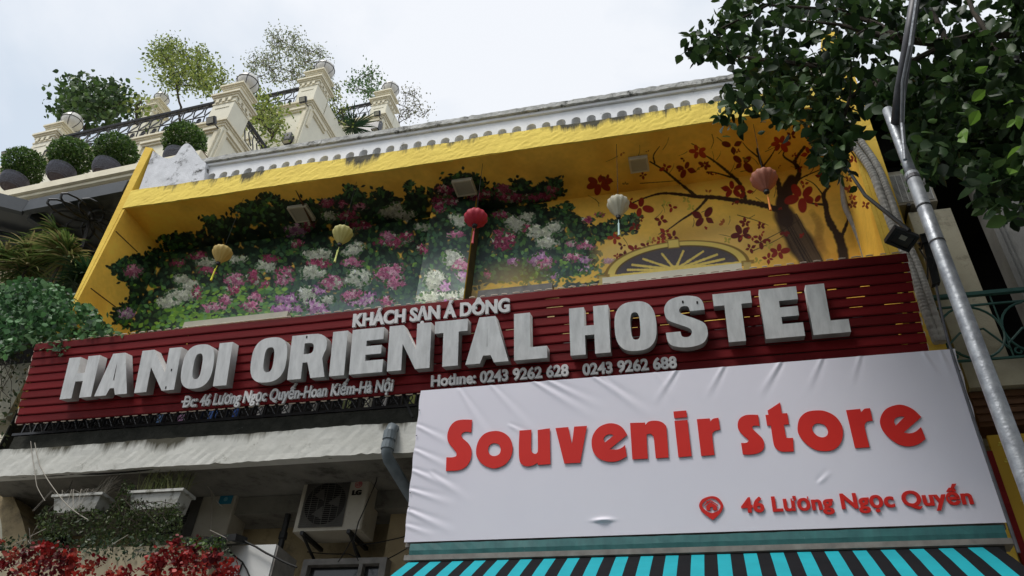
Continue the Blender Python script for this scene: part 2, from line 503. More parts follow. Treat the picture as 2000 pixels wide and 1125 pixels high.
def branches(mb, base, tips, r0=0.03, r1=0.004, wob=0.06):
    """a branching skeleton: every tip joins the nearest point already grown"""
    base = np.asarray(base, float)
    nodes = [base]; rad = [r0]
    tips = sorted([np.asarray(t, float) for t in tips], key=lambda t: np.linalg.norm(t - base))
    for t in tips:
        P = np.array(nodes); d = np.linalg.norm(P - t, axis=1) + 0.25 * np.linalg.norm(P - base, axis=1) * 0
        i = int(np.argmin(d)); a = P[i]; L_ = np.linalg.norm(t - a)
        k = max(2, int(L_ / 0.25) + 1)
        rr = max(r1, rad[i] * 0.8)
        pts = [a + (t - a) * j / k + (RNG.normal(size=3) * wob * L_ / k if 0 < j < k else 0) for j in range(k + 1)]
        rs = [rr + (max(r1, rr * 0.6) - rr) * j / k for j in range(k + 1)]
        mb.tube(pts, rs, n=5)
        for j in range(1, k + 1):
            nodes.append(pts[j]); rad.append(rs[j])
    return mb

# ---- flat outlines with holes, pushed to a thickness (letters, pierced walls)
def outline_mesh(name, polys, depth, O, U, V, N, mats, bevel=0.0):
    """polys: closed outlines in (u, v); front face at O + depth*N"""
    cu = bpy.data.curves.new(name, 'CURVE')
    cu.dimensions = '2D'; cu.fill_mode = 'BOTH'; cu.extrude = depth / 2
    for P in polys:
        sp = cu.splines.new('POLY'); sp.points.add(len(P) - 1)
        for i, (a, b) in enumerate(P): sp.points[i].co = (a, b, 0, 1)
        sp.use_cyclic_u = True
    o = bpy.data.objects.new(name, cu); COL.objects.link(o)
    me = bpy.data.meshes.new_from_object(o.evaluated_get(bpy.context.evaluated_depsgraph_get()))
    bpy.data.objects.remove(o); bpy.data.curves.remove(cu)
    me.name = name
    n = len(me.vertices); co = np.empty(n * 3); me.vertices.foreach_get('co', co); co = co.reshape(-1, 3)
    co[:, 2] += depth / 2
    w = np.asarray(O) + co[:, 0:1] * U + co[:, 1:2] * V + co[:, 2:3] * N
    me.vertices.foreach_set('co', w.ravel())
    me.materials.clear()
    for m in mats: me.materials.append(m)
    if len(mats) > 1:
        nz = np.empty(len(me.polygons) * 3); 
        me.update(); me.polygons.foreach_get('normal', nz); nz = nz.reshape(-1, 3)
        mi = (np.abs(nz @ np.asarray(N)) < 0.5).astype(int)
        me.polygons.foreach_set('material_index', mi)
    me.update()
    return me

def shift_mesh(me, org):
    n = len(me.vertices); co = np.empty(n * 3); me.vertices.foreach_get('co', co)
    co = co.reshape(-1, 3) - org; me.vertices.foreach_set('co', co.ravel()); me.update(); return me

def spline(pts, k=6, closed=True):
    """Catmull-Rom through points; a point given as (x, y, 1) is a sharp corner"""
    out = []; n = len(pts)
    P = [np.array(p[:2], float) for p in pts]; sh = [len(p) > 2 for p in pts]
    rngi = range(n if closed else n - 1)
    for i in rngi:
        p1, p2 = P[i], P[(i + 1) % n]
        p0 = P[(i - 1) % n] if not sh[i] else p1 - (p2 - p1)
        p3 = P[(i + 2) % n] if not sh[(i + 1) % n] else p2 + (p2 - p1)
        if not closed:
            if i == 0: p0 = p1 - (p2 - p1)
            if i == n - 2: p3 = p2 + (p2 - p1)
        if sh[i] and sh[(i + 1) % n]:
            out.append(p1); continue
        for j in range(k):
            t = j / k
            out.append(0.5 * (2 * p1 + (p2 - p0) * t + (2 * p0 - 5 * p1 + 4 * p2 - p3) * t * t + (3 * p1 - p0 - 3 * p2 + p3) * t ** 3))
    if not closed: out.append(P[-1])
    return out

X_ = np.array([1.0, 0, 0]); Y_ = np.array([0, 1.0, 0]); Z_ = np.array([0, 0, 1.0])

def text_letters(body, O, U, V, N, width, cap, depth, mt, parent, fat=0.03, shear=0.0, track=1.0, name='letter', bold=0.006):
    """one mesh object per character; baseline starts at O, caps are cap high, the line is width long"""
    cu = bpy.data.curves.new('t', 'FONT')
    cu.body = body; cu.size = 1.0; cu.offset = fat; cu.extrude = 0.01; cu.resolution_u = 4; cu.space_character = track
    o = bpy.data.objects.new('t', cu); COL.objects.link(o)
    me = bpy.data.meshes.new_from_object(o.evaluated_get(bpy.context.evaluated_depsgraph_get()))
    bpy.data.objects.remove(o); bpy.data.curves.remove(cu)
    n = len(me.vertices); co = np.empty(n * 3); me.vertices.foreach_get('co', co); co = co.reshape(-1, 3)
    par = list(range(n))
    def find(a):
        while par[a] != a:
            par[a] = par[par[a]]; a = par[a]
        return a
    for e in me.edges:
        a, b = find(e.vertices[0]), find(e.vertices[1])
        if a != b: par[a] = b
    root = np.array([find(i) for i in range(n)])
    isl = [(co[root == r, 0].min(), co[root == r, 0].max(), r) for r in set(root.tolist())]
    isl.sort()
    groups = []
    for x0, x1, r in isl:
        if groups and x0 < groups[-1][1] - 0.35 * min(x1 - x0, groups[-1][1] - groups[-1][0]):
            groups[-1][1] = max(groups[-1][1], x1); groups[-1][2].append(r)
        else: groups.append([x0, x1, [r]])
    xmin, xmax = co[:, 0].min(), co[:, 0].max()
    sx = width / (xmax - xmin); sy = cap / 0.729
    x = (co[:, 0] - xmin) * sx + shear * co[:, 1] * sy
    z = np.where(co[:, 2] > 0, depth, 0.0)
    W = np.asarray(O) + x[:, None] * U + (co[:, 1] * sy)[:, None] * V + z[:, None] * N
    polys = [tuple(p.vertices) for p in me.polygons]
    dxs = [0.0] if not bold else [-bold, 0.0, bold]
    org = ORG[parent.name]
    for g in groups:
        sel = set(np.nonzero(np.isin(root, g[2]))[0].tolist())
        idx = {v: i for i, v in enumerate(sorted(sel))}
        fs = [tuple(idx[v] for v in p) for p in polys if p[0] in sel]
        m2 = bpy.data.meshes.new(name)
        base = W[sorted(sel)] - org; k_ = len(base); va = np.vstack([base + X_ * dx + np.asarray(N) * .0006 * q for q, dx in enumerate(dxs)])
        fs = [tuple(i + k_ * q for i in f) for q in range(len(dxs)) for f in fs]
        m2.from_pydata(va.tolist(), [], fs); m2.materials.append(mt); m2.update()
        mesh_obj(name, m2, parent)
    bpy.data.meshes.remove(me)

# ================================================================== SETTING
mb = MB(); mb.add([(-60, -60, 0), (60, -60, 0), (60, 60, 0), (-60, 60, 0)], [(0, 1, 2, 3)])
mb.build('ground', M['pavement'], loc=(0, 0, 0), kind='structure')
mb = MB(); mb.box(-60, 60, -3.5, 3.2, -0.1, 0.004)
mb.build('road', M['asphalt'], loc=(0, 0, 0), kind='structure')
mb = MB(); mb.box(-60, 60, 3.2, 3.35, -0.05, 0.13)
mb.build('kerb', M['pavement'], loc=(0, 3.2, 0), kind='structure')

OP = thing('added_houses', (0, -9, 0), 'unseen row of plastered houses across the street, added behind the viewer to cut frontal light', 'building')  # out-of-view row added to hold back light from the front
MB().box(-30, 30, -14, -8.5, 0, 7.5).build('wall', M['plaster_far'], OP)
MB().box(-30, 30, -8.49, -7.2, 3.6, 3.8).build('canopy', M['grey_metal'], OP)

# ================================================================== MURAL (flat paint on the loggia walls)
XL, XR, YF, YB, ZS, ZW0 = -7.90, 1.82, 6.5, 7.47, 9.30, 6.2
PX0, PX1, PYF = -3.43, -2.80, 7.20
RES = 190
def newtex(w, h, c):
    t = np.empty((int(h * RES), int(w * RES), 3)); t[:] = c; return t
YEL = np.array(rgb(250, 202, 84)); 
TEX = dict(back=newtex(XR - XL, ZS - ZW0, YEL), soff=newtex(XR - XL, YB - YF, YEL), left=newtex(YB - YF, ZS - ZW0, YEL),
           right=newtex(YB - YF, ZS - ZW0, YEL), pier=newtex(PX1 - PX0, ZS - ZW0, YEL))
def noise2(h, w, cell, seed):
    r = np.random.default_rng(seed); gh, gw = int(h / cell) + 3, int(w / cell) + 3
    g = r.random((gh, gw)); y = np.arange(h) / cell; x = np.arange(w) / cell
    yi, xi = y.astype(int), x.astype(int); fy = (y - yi)[:, None]; fx = (x - xi)[None, :]
    fy = fy * fy * (3 - 2 * fy); fx = fx * fx * (3 - 2 * fx)
    a = g[yi][:, xi]; b = g[yi][:, xi + 1]; c = g[yi + 1][:, xi]; d = g[yi + 1][:, xi + 1]
    return (a * (1 - fx) + b * fx) * (1 - fy) + (c * (1 - fx) + d * fx) * fy
for i_, (k_, T_) in enumerate(TEX.items()):
    h_, w_ = T_.shape[:2]
    nn = 0.5 * noise2(h_, w_, 90, i_) + 0.3 * noise2(h_, w_, 30, i_ + 9) + 0.2 * noise2(h_, w_, 8, i_ + 20)
    T_ *= (0.72 + 0.5 * nn)[:, :, None]
    T_ += (np.array(rgb(206, 140, 30)) - T_) * np.clip((noise2(h_, w_, 60, i_ + 40) - 0.55) * 1.6, 0, 1)[:, :, None] * 0.6

def surf(px, py):
    p = atY(px, py, PYF)
    if PX0 <= p[0] <= PX1 and p[2] < ZS: return 'pier', (p[0] - PX0, p[2] - ZW0)
    p = atZ(px, py, ZS)
    if p[1] < YB and p[1] > 0:
        if p[0] < XL:
            q = atX(px, py, XL); return 'left', (q[1] - YF, q[2] - ZW0)
        if p[0] > XR: q = atX(px, py, XR); return 'right', (q[1] - YF, q[2] - ZW0)
        return 'soff', (p[0] - XL, p[1] - YF)
    p = atY(px, py, YB)
    if p[0] < XL: q = atX(px, py, XL); return 'left', (q[1] - YF, q[2] - ZW0)
    if p[0] > XR: q = atX(px, py, XR); return 'right', (q[1] - YF, q[2] - ZW0)
    return 'back', (p[0] - XL, p[2] - ZW0)
def surf_on(k, px, py):
    if k == 'pier': p = atY(px, py, PYF); return np.array((p[0] - PX0, p[2] - ZW0))
    if k == 'soff': p = atZ(px, py, ZS); return np.array((p[0] - XL, p[1] - YF))
    if k == 'back': p = atY(px, py, YB); return np.array((p[0] - XL, p[2] - ZW0))
    q = atX(px, py, XL if k == 'left' else XR); return np.array((q[1] - YF, q[2] - ZW0))

def stamp(px, py, a, b, th, col, al=1.0, shape='e', soft=0.15):
    """one brush mark: half-sizes a, b, turned by th, painted on whichever wall it falls on"""
    k, uv = surf(px, py)
    T = TEX[k]; H, W = T.shape[:2]
    c = np.array(uv) * RES
    J = np.stack([surf_on(k, px + 1, py) - surf_on(k, px - 1, py), surf_on(k, px, py + 1) - surf_on(k, px, py - 1)], 1) * RES / 2
    R = np.array([[math.cos(th), -math.sin(th)], [math.sin(th), math.cos(th)]])
    A = J @ R @ np.diag([a, b])
    ext = np.abs(A).sum(1) + 1
    x0, x1 = max(0, int(c[0] - ext[0])), min(W, int(c[0] + ext[0]) + 2)
    y0, y1 = max(0, int(c[1] - ext[1])), min(H, int(c[1] + ext[1]) + 2)
    if x0 >= x1 or y0 >= y1: return
    Ai = np.linalg.inv(A)
    dx = np.arange(x0, x1)[None, :] + 0.5 - c[0]; dy = np.arange(y0, y1)[:, None] + 0.5 - c[1]
    u = Ai[0, 0] * dx + Ai[0, 1] * dy; v = Ai[1, 0] * dx + Ai[1, 1] * dy
    if shape == 'e': d = 1 - np.sqrt(u * u + v * v)
    elif shape == 'l':                      # leaf, pointed at +u
        d = np.minimum(1 - np.abs(u), 0.98 * (1 - u * u) * np.where(u > 0, 1 - 0.55 * u, 1) - np.abs(v))
    else: d = 1 - np.maximum(np.abs(u), np.abs(v))
    m = np.clip(d / soft, 0, 1)[:, :, None] * al
    T[y0:y1, x0:x1] += (np.asarray(col) - T[y0:y1, x0:x1]) * m

def stroke(pts, w0, w1, col, var=0.12, al=1.0):
    pts = [np.array(p, float) for p in spline(pts, 5, False)]
    L_ = sum(np.linalg.norm(pts[i + 1] - pts[i]) for i in range(len(pts) - 1)); acc = 0
    for i in range(len(pts) - 1):
        seg = np.linalg.norm(pts[i + 1] - pts[i]); w = w0 + (w1 - w0) * acc / L_
        n = max(1, int(seg / max(0.6, w * 0.35)))
        for j in range(n):
            p = pts[i] + (pts[i + 1] - pts[i]) * j / n
            r = w / 2 * random.uniform(0.85, 1.15)
            cc = np.array(col) * random.uniform(1 - var, 1 + var)
            stamp(p[0], p[1], r, r, 0, cc, al, 'e', 0.3)
        acc += seg

DG = [rgb(26, 44, 32), rgb(16, 28, 24), rgb(38, 58, 42), rgb(30, 50, 30)]
MG = [rgb(62, 100, 52), rgb(84, 128, 58), rgb(58, 96, 66), rgb(80, 118, 80)]
LG_ = [rgb(120, 168, 54), rgb(150, 196, 72), rgb(96, 150, 60), rgb(118, 170, 96)]
PINK = [rgb(220, 128, 164), rgb(232, 154, 184), rgb(190, 90, 130), rgb(242, 186, 206), rgb(206, 108, 148)]
MAG = [rgb(176, 62, 100), rgb(196, 84, 122), rgb(150, 46, 84), rgb(216, 112, 150)]
LIL = [rgb(206, 140, 196), rgb(224, 168, 212), rgb(178, 104, 168), rgb(236, 190, 224)]
WHI = [rgb(226, 230, 206), rgb(240, 242, 226), rgb(206, 214, 184), rgb(216, 222, 200)]
# outline of the painted bush, as seen from the street
BUSH = [(222, 520), (240, 545), (262, 560), (250, 600), (225, 612), (225, 625), (262, 640), (300, 660), (430, 640), (560, 625), (700, 605), (840, 590), (905, 560),
        (950, 545), (1010, 550), (1060, 548), (1120, 555), (1180, 545), (1150, 515), (1165, 500), (1150, 470), (1235, 448), (1245, 425), (1190, 440), (1160, 450),
        (1130, 430), (1100, 410), (1060, 415), (1050, 400), (1095, 375), (1085, 352), (1040, 372), (1020, 352), (990, 370), (950, 372), (940, 350), (900, 340),
        (870, 352), (860, 385), (820, 370), (790, 400), (740, 372), (720, 392), (690, 368), (660, 392), (630, 395), (560, 400), (520, 382), (500, 400),
        (470, 402), (480, 425), (430, 432), (400, 430), (415, 450), (370, 462), (335, 462), (330, 478), (345, 490), (300, 488), (290, 510), (262, 500), (262, 520)]
xs = [p[0] for p in BUSH]; ys = [p[1] for p in BUSH]
def rnd_in(P, n, box=None):
    out = []
    a = [p[0] for p in P]; b = [p[1] for p in P]
    while len(out) < n:
        x, y = random.uniform(min(a), max(a)), random.uniform(min(b), max(b))
        if in_poly(x, y, P): out.append((x, y))
    return out
for (x, y) in rnd_in(BUSH, 2600):
    stamp(x, y, 11, 8, random.uniform(0, 3.1), random.choice(DG), 1.0, 'e', 0.3)
for (x, y) in rnd_in(BUSH, 2400):
    stamp(x, y, 8, 5, random.uniform(0, 3.1), np.array(random.choice(DG)) * random.uniform(.6, 1.6), 0.9, 'l', 0.3)
# ragged rim of leaves and small sprays
for i in range(len(BUSH)):
    p, q = np.array(BUSH[i]), np.array(BUSH[(i + 1) % len(BUSH)])
    k = int(np.linalg.norm(q - p) / 3) + 1
    for j in range(k):
        c = p + (q - p) * j / k
        for _ in range(2):
            stamp(c[0] + random.gauss(0, 6), c[1] + random.gauss(0, 5), random.uniform(4, 7), random.uniform(2.5, 4), random.uniform(0, 6.3), random.choice(DG + MG[:1]), 1, 'l', 0.2)
for sp in [[(340, 480), (322, 470), (318, 462)], [(500, 410), (486, 400), (470, 404), (455, 408)], [(545, 398), (530, 388), (520, 381), (508, 384)],
           [(430, 440), (415, 425), (400, 430)], [(262, 520), (245, 508), (232, 520), (220, 524)], [(262, 600), (240, 610), (222, 615)],
           [(1060, 390), (1080, 368), (1092, 352)], [(1180, 440), (1215, 430), (1240, 424)], [(1010, 372), (1020, 355)], [(895, 350), (900, 338)],
           [(800, 380), (795, 362), (806, 356)], [(690, 380), (684, 368), (672, 364)], [(1090, 415), (1112, 405), (1100, 400)]]:
    for (x, y) in spline(sp, 7, False):
        for _ in range(3):
            stamp(x + random.gauss(0, 4), y + random.gauss(0, 3), random.uniform(4, 7), random.uniform(2.5, 4), random.uniform(0, 6.3), random.choice(DG + MG), 1, 'l', 0.2)
# mid-green leaves everywhere, brighter ones low on the wall
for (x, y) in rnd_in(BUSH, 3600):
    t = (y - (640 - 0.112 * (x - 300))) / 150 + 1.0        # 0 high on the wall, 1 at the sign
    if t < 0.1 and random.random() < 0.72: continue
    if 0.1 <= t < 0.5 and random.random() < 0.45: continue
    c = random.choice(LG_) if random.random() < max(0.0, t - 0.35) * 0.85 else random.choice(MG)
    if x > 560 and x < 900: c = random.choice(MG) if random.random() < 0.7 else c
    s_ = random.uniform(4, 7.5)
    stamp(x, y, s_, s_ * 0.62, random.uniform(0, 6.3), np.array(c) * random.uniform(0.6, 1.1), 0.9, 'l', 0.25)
for (x, y) in rnd_in([(300, 640), (330, 590), (420, 560), (560, 560), (600, 600), (590, 625)], 420):
    s_ = random.uniform(4, 8)
    stamp(x, y, s_, s_ * 0.55, random.uniform(-0.6, 0.3), np.array(random.choice(LG_)) * random.uniform(0.7, 1.25), 0.95, 'l', 0.25)
# painted pale mist low on the wall
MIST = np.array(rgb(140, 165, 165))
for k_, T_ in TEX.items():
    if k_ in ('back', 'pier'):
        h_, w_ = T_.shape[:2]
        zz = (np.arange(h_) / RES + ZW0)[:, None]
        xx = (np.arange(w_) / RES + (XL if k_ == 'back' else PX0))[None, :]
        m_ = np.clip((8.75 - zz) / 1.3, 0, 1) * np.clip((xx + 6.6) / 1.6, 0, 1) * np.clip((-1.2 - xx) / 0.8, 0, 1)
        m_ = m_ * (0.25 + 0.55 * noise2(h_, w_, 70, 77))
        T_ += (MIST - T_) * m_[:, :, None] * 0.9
# flower heads: x, y, rx, ry, palette
FL = [(262, 528, 16, 13, PINK), (245, 612, 15, 10, LIL), (375, 558, 22, 10, WHI), (350, 575, 30, 12, WHI), (330, 590, 22, 9, WHI), (352, 545, 12, 8, WHI), (383, 570, 10, 14, MAG),
      (388, 500, 20, 7, MAG), (400, 512, 22, 8, WHI), (346, 512, 14, 7, MAG), (400, 528, 20, 8, MAG), (462, 508, 20, 8, WHI), (520, 520, 20, 14, WHI), (528, 505, 16, 7, MAG), (460, 545, 25, 14, PINK), (455, 568, 14, 8, MAG),
      (495, 540, 14, 12, MAG), (420, 600, 28, 9, PINK), (440, 585, 14, 8, PINK), (498, 582, 18, 10, PINK), (490, 598, 20, 10, PINK), (515, 555, 12, 8, MAG), (552, 541, 22, 17, PINK), (560, 528, 16, 9, MAG),
      (575, 450, 22, 12, LIL), (580, 475, 14, 8, MAG), (600, 440, 14, 9, MAG), (640, 422, 16, 8, WHI), (675, 423, 22, 10, MAG), (700, 440, 24, 8, MAG), (640, 396, 14, 8, MAG), (703, 404, 14, 7, PINK), (668, 398, 10, 8, MAG),
      (770, 410, 26, 13, WHI), (790, 420, 20, 9, WHI), (850, 392, 8, 8, MAG), (825, 443, 14, 8, WHI), (770, 470, 30, 14, MAG), (755, 462, 16, 9, PINK), (795, 462, 14, 8, MAG), (825, 486, 12, 8, MAG),
      (615, 500, 26, 14, WHI), (622, 515, 20, 10, MAG), (610, 532, 28, 11, WHI), (560, 535, 14, 9, PINK), (690, 490, 22, 14, WHI), (688, 512, 22, 9, PINK), (650, 552, 22, 14, PINK), (600, 575, 20, 14, WHI), (610, 592, 16, 9, WHI),
      (565, 585, 24, 12, LIL), (620, 598, 26, 14, LIL), (700, 545, 26, 15, WHI), (712, 540, 16, 14, WHI), (760, 535, 28, 22, PINK), (770, 552, 20, 10, PINK), (700, 585, 36, 16, LIL), (690, 578, 24, 12, PINK), (755, 588, 14, 9, PINK),
      (622, 566, 14, 9, LIL), (560, 602, 30, 8, LIL), (640, 585, 16, 8, WHI), (868, 372, 22, 10, MAG), (860, 400, 14, 16, MAG), (878, 390, 16, 9, MAG), (930, 385, 18, 6, MAG), (985, 370, 22, 9, MAG), (1000, 385, 30, 9, MAG), (950, 378, 14, 7, MAG),
      (1055, 385, 26, 8, MAG), (1075, 370, 16, 6, MAG), (895, 430, 18, 12, WHI), (893, 457, 16, 7, PINK), (885, 505, 24, 18, WHI), (902, 518, 18, 16, PINK), (905, 540, 14, 9, LIL), (850, 548, 24, 18, WHI), (868, 560, 14, 18, LIL), (835, 580, 24, 12, WHI),
      (880, 580, 20, 10, WHI), (905, 572, 14, 10, WHI), (878, 590, 18, 6, LIL), (985, 468, 20, 18, MAG), (975, 455, 14, 8, MAG), (1010, 435, 26, 14, WHI), (1030, 425, 18, 9, WHI), (1030, 448, 10, 8, MAG), (1058, 455, 24, 14, WHI), (1082, 445, 18, 9, WHI), (1068, 475, 22, 10, WHI),
      (1055, 505, 24, 13, LIL), (1065, 515, 18, 9, PINK), (1005, 512, 10, 6, LIL), (1115, 476, 10, 5, PINK), (1145, 480, 14, 7, PINK), (1118, 503, 15, 7, PINK), (1145, 508, 12, 6, LIL), (1145, 528, 12, 7, LIL), (952, 535, 7, 6, PINK), (1080, 540, 12, 5, LIL),
      (1150, 430, 14, 5, MAG), (1170, 420, 8, 4, MAG), (1190, 510, 12, 4, LIL), (975, 420, 16, 8, MAG)]
for (x, y, rx, ry, pal) in FL:
    t = min(1.0, max(0.0, (y - (600 - 0.15 * (x - 300))) / 190 + 1.0))      # soffit shade put into the upper heads; low blooms are also painted paler
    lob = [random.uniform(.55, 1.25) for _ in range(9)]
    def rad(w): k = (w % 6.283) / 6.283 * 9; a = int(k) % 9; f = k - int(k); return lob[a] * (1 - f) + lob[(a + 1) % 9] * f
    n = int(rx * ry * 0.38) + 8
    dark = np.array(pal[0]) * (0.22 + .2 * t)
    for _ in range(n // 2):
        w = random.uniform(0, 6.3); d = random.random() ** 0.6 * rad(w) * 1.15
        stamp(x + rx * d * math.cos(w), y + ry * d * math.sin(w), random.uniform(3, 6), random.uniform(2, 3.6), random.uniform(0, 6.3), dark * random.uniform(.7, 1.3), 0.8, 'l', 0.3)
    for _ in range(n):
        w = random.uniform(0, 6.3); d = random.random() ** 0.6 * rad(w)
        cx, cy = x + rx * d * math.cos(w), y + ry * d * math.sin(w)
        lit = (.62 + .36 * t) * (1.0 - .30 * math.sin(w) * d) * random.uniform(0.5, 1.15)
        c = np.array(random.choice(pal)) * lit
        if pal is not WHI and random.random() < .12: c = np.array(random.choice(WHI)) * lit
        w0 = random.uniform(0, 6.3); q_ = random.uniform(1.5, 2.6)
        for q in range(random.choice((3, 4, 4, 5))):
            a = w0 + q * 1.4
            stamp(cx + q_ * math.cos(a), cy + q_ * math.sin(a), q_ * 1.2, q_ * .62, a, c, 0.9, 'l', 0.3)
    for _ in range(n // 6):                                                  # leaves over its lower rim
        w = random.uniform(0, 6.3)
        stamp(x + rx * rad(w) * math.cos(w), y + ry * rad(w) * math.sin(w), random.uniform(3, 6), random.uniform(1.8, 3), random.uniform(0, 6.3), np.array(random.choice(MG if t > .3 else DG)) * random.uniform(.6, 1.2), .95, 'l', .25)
# yellow wall shows again under the bush on the right, with small leaves over it
for (x, y) in rnd_in([(935, 568), (950, 556), (1090, 548), (1180, 525), (1190, 545), (1080, 556), (935, 578)], 120):
    stamp(x, y, 9, 5, random.uniform(-.4, .2), np.array(YEL) * random.uniform(.9, 1.15), 0.9, 'l', 0.3)
for (x, y) in rnd_in([(960, 545), (1180, 515), (1190, 540), (1000, 562)], 90):
    stamp(x, y, 5, 3, random.uniform(0, 6), random.choice(MG + [rgb(90, 130, 120)]), 0.9, 'l', 0.3)
# ---- painted autumn tree
for (x, y, r, c, al) in [(1330, 460, 70, rgb(150, 120, 60), .35), (1400, 445, 60, rgb(120, 100, 60), .35), (1500, 470, 60, rgb(150, 115, 60), .3), (1250, 500, 50, rgb(225, 190, 110), .45),
                         (1190, 490, 40, rgb(235, 200, 120), .4), (1560, 430, 50, rgb(230, 190, 110), .3), (1590, 480, 40, rgb(200, 110, 30), .35), (1440, 410, 60, rgb(210, 190, 90), .3), (1230, 500, 90, rgb(250, 222, 150), .45), (1420, 480, 110, rgb(245, 214, 140), .4), (1560, 470, 90, rgb(245, 205, 120), .4), (1320, 420, 90, rgb(235, 195, 110), .3), (1000, 550, 90, rgb(250, 210, 120), .4)]:
    stamp(x, y, r, r * 0.55, -0.1, c, al, 'e', 0.9)
BRN = np.array(rgb(52, 34, 20)); BR2 = np.array(rgb(92, 74, 52)); SHD = np.array(rgb(140, 104, 40))
stroke([(1585, 415), (1600, 440), (1598, 470), (1612, 505)], 16, 30, SHD, al=.25)
stroke([(1530, 420), (1560, 470), (1590, 520)], 50, 60, BRN, al=.9)
for k_ in range(26):
    o1 = random.uniform(-20, 20); stroke([(1535 + o1, 418), (1562 + o1, 468), (1592 + o1, 520)], 2, 3, np.array(random.choice([BR2, BRN * .6, BR2 * 1.5])), al=.55)
stroke([(1545, 425), (1572, 470), (1600, 520)], 14, 16, BR2, al=.5)
stroke([(1520, 425), (1545, 470), (1570, 520)], 10, 12, BR2 * 1.3, al=.35)
stroke([(1535, 430), (1527, 400), (1535, 370), (1548, 345)], 34, 18, BRN)
stroke([(1530, 400), (1560, 340), (1552, 315), (1572, 285)], 17, 6, BRN)
stroke([(1552, 320), (1530, 305), (1533, 292)], 6, 3, BRN)
stroke([(1525, 385), (1515, 345), (1490, 325), (1480, 300), (1478, 288)], 15, 5, BRN)
stroke([(1490, 325), (1505, 305), (1515, 288)], 5, 2, BRN)
stroke([(1478, 305), (1460, 290), (1450, 278)], 4, 1.5, BRN)
stroke([(1520, 410), (1480, 398), (1440, 392), (1400, 386), (1360, 384), (1330, 380), (1290, 378), (1250, 390), (1228, 400)], 15, 2.5, BRN)
stroke([(1455, 390), (1445, 360), (1420, 335), (1395, 315), (1375, 302)], 11, 3, BRN)
stroke([(1440, 350), (1400, 338), (1385, 335)], 5, 2, BRN)
stroke([(1360, 384), (1330, 360), (1300, 335), (1280, 322), (1268, 315)], 8, 3, BRN)
stroke([(1278, 318), (1276, 303), (1288, 285)], 4, 1.5, BRN)
stroke([(1382, 386), (1360, 410), (1330, 430), (1305, 448), (1285, 458)], 7, 1.5, BRN)
stroke([(1650, 520), (1640, 470), (1618, 430), (1612, 400), (1608, 380), (1622, 360)], 26, 7, BRN)
stroke([(1640, 470), (1655, 430), (1650, 415)], 10, 4, BRN)
stroke([(1612, 400), (1590, 398), (1575, 395)], 6, 3, BRN)
stroke([(1610, 385), (1590, 360), (1572, 350)], 4, 1.5, BRN)
stroke([(1545, 360), (1570, 345), (1600, 332)], 5, 2, BRN)
for a_, b_ in (((1250, 358), (1330, 352)), ((1350, 280), (1370, 295)), ((1500, 290), (1512, 270)), ((1400, 268), (1412, 285)), ((1390, 262), (1388, 290)), ((1440, 420), (1500, 440)), ((1470, 490), (1540, 455)), ((1480, 475), (1560, 430)), ((1520, 300), (1528, 280)), ((1590, 320), (1575, 345))):
    stroke([a_, ((a_[0] + b_[0]) / 2 + 4, (a_[1] + b_[1]) / 2), b_], 2.2, 1.2, BRN, al=.8)
REDS = [rgb(120, 26, 14), rgb(146, 34, 18), rgb(100, 20, 14), rgb(168, 52, 24)]
def palm_leaf(x, y, s, n=4, w0=None, arc=6.28, c=None):
    w0 = random.uniform(0, 6.28) if w0 is None else w0
    c = np.array(c if c is not None else random.choice(REDS))
    for i in range(n):
        w = w0 + arc * i / n + random.uniform(-.15, .15)
        L_ = s * .84 * random.uniform(.75, 1.2)
        stamp(x + math.cos(w) * L_ * .62, y + math.sin(w) * L_ * .5, L_ * .48, L_ * .29, w, c * random.uniform(.85, 1.15), 1, 'l' if random.random() < .35 else 'e', .12)
for a in [(1170, 358, 26, 6), (1185, 350, 14, 4), (1362, 295, 20, 5), (1430, 285, 26, 3), (1376, 322, 13, 6), (1338, 330, 22, 4), (1300, 327, 14, 4), (1255, 342, 10, 4), (1523, 280, 22, 6), (1450, 318, 28, 4),
          (1580, 300, 18, 4), (1605, 345, 15, 5), (1250, 405, 26, 4), (1230, 392, 10, 3), (1240, 442, 14, 4), (1312, 405, 12, 3), (1290, 430, 15, 4), (1200, 465, 14, 4), (1215, 480, 10, 3), (1375, 425, 30, 4),
          (1300, 455, 16, 4), (1315, 462, 14, 3), (1448, 458, 22, 5), (1455, 435, 14, 5), (1485, 440, 11, 5), (1465, 485, 14, 4), (1485, 472, 20, 4), (1520, 492, 24, 5), (1430, 370, 24, 5), (1455, 375, 16, 3),
          (1565, 385, 34, 5), (1590, 395, 18, 3), (1570, 360, 10, 3), (1560, 330, 9, 3), (1585, 270, 18, 4), (1600, 255, 14, 4), (1220, 500, 18, 5), (1240, 488, 16, 5), (1262, 480, 14, 4), (1205, 500, 10, 4),
          (1290, 470, 16, 4), (1270, 492, 14, 4), (1500, 505, 14, 4), (1395, 340, 6, 2), (1660, 370, 14, 5), (1665, 400, 12, 5), (1658, 350, 9, 4), (1690, 400, 10, 4), (1668, 310, 12, 4), (1664, 385, 10, 5), (1545, 265, 14, 4)]:
    palm_leaf(*a)
for (x, y) in [(1340, 390), (1350, 405), (1420, 470), (1480, 510), (1210, 455), (1270, 470), (1300, 398), (1500, 480)]:
    palm_leaf(x, y, 10, 4, c=rgb(196, 176, 70))
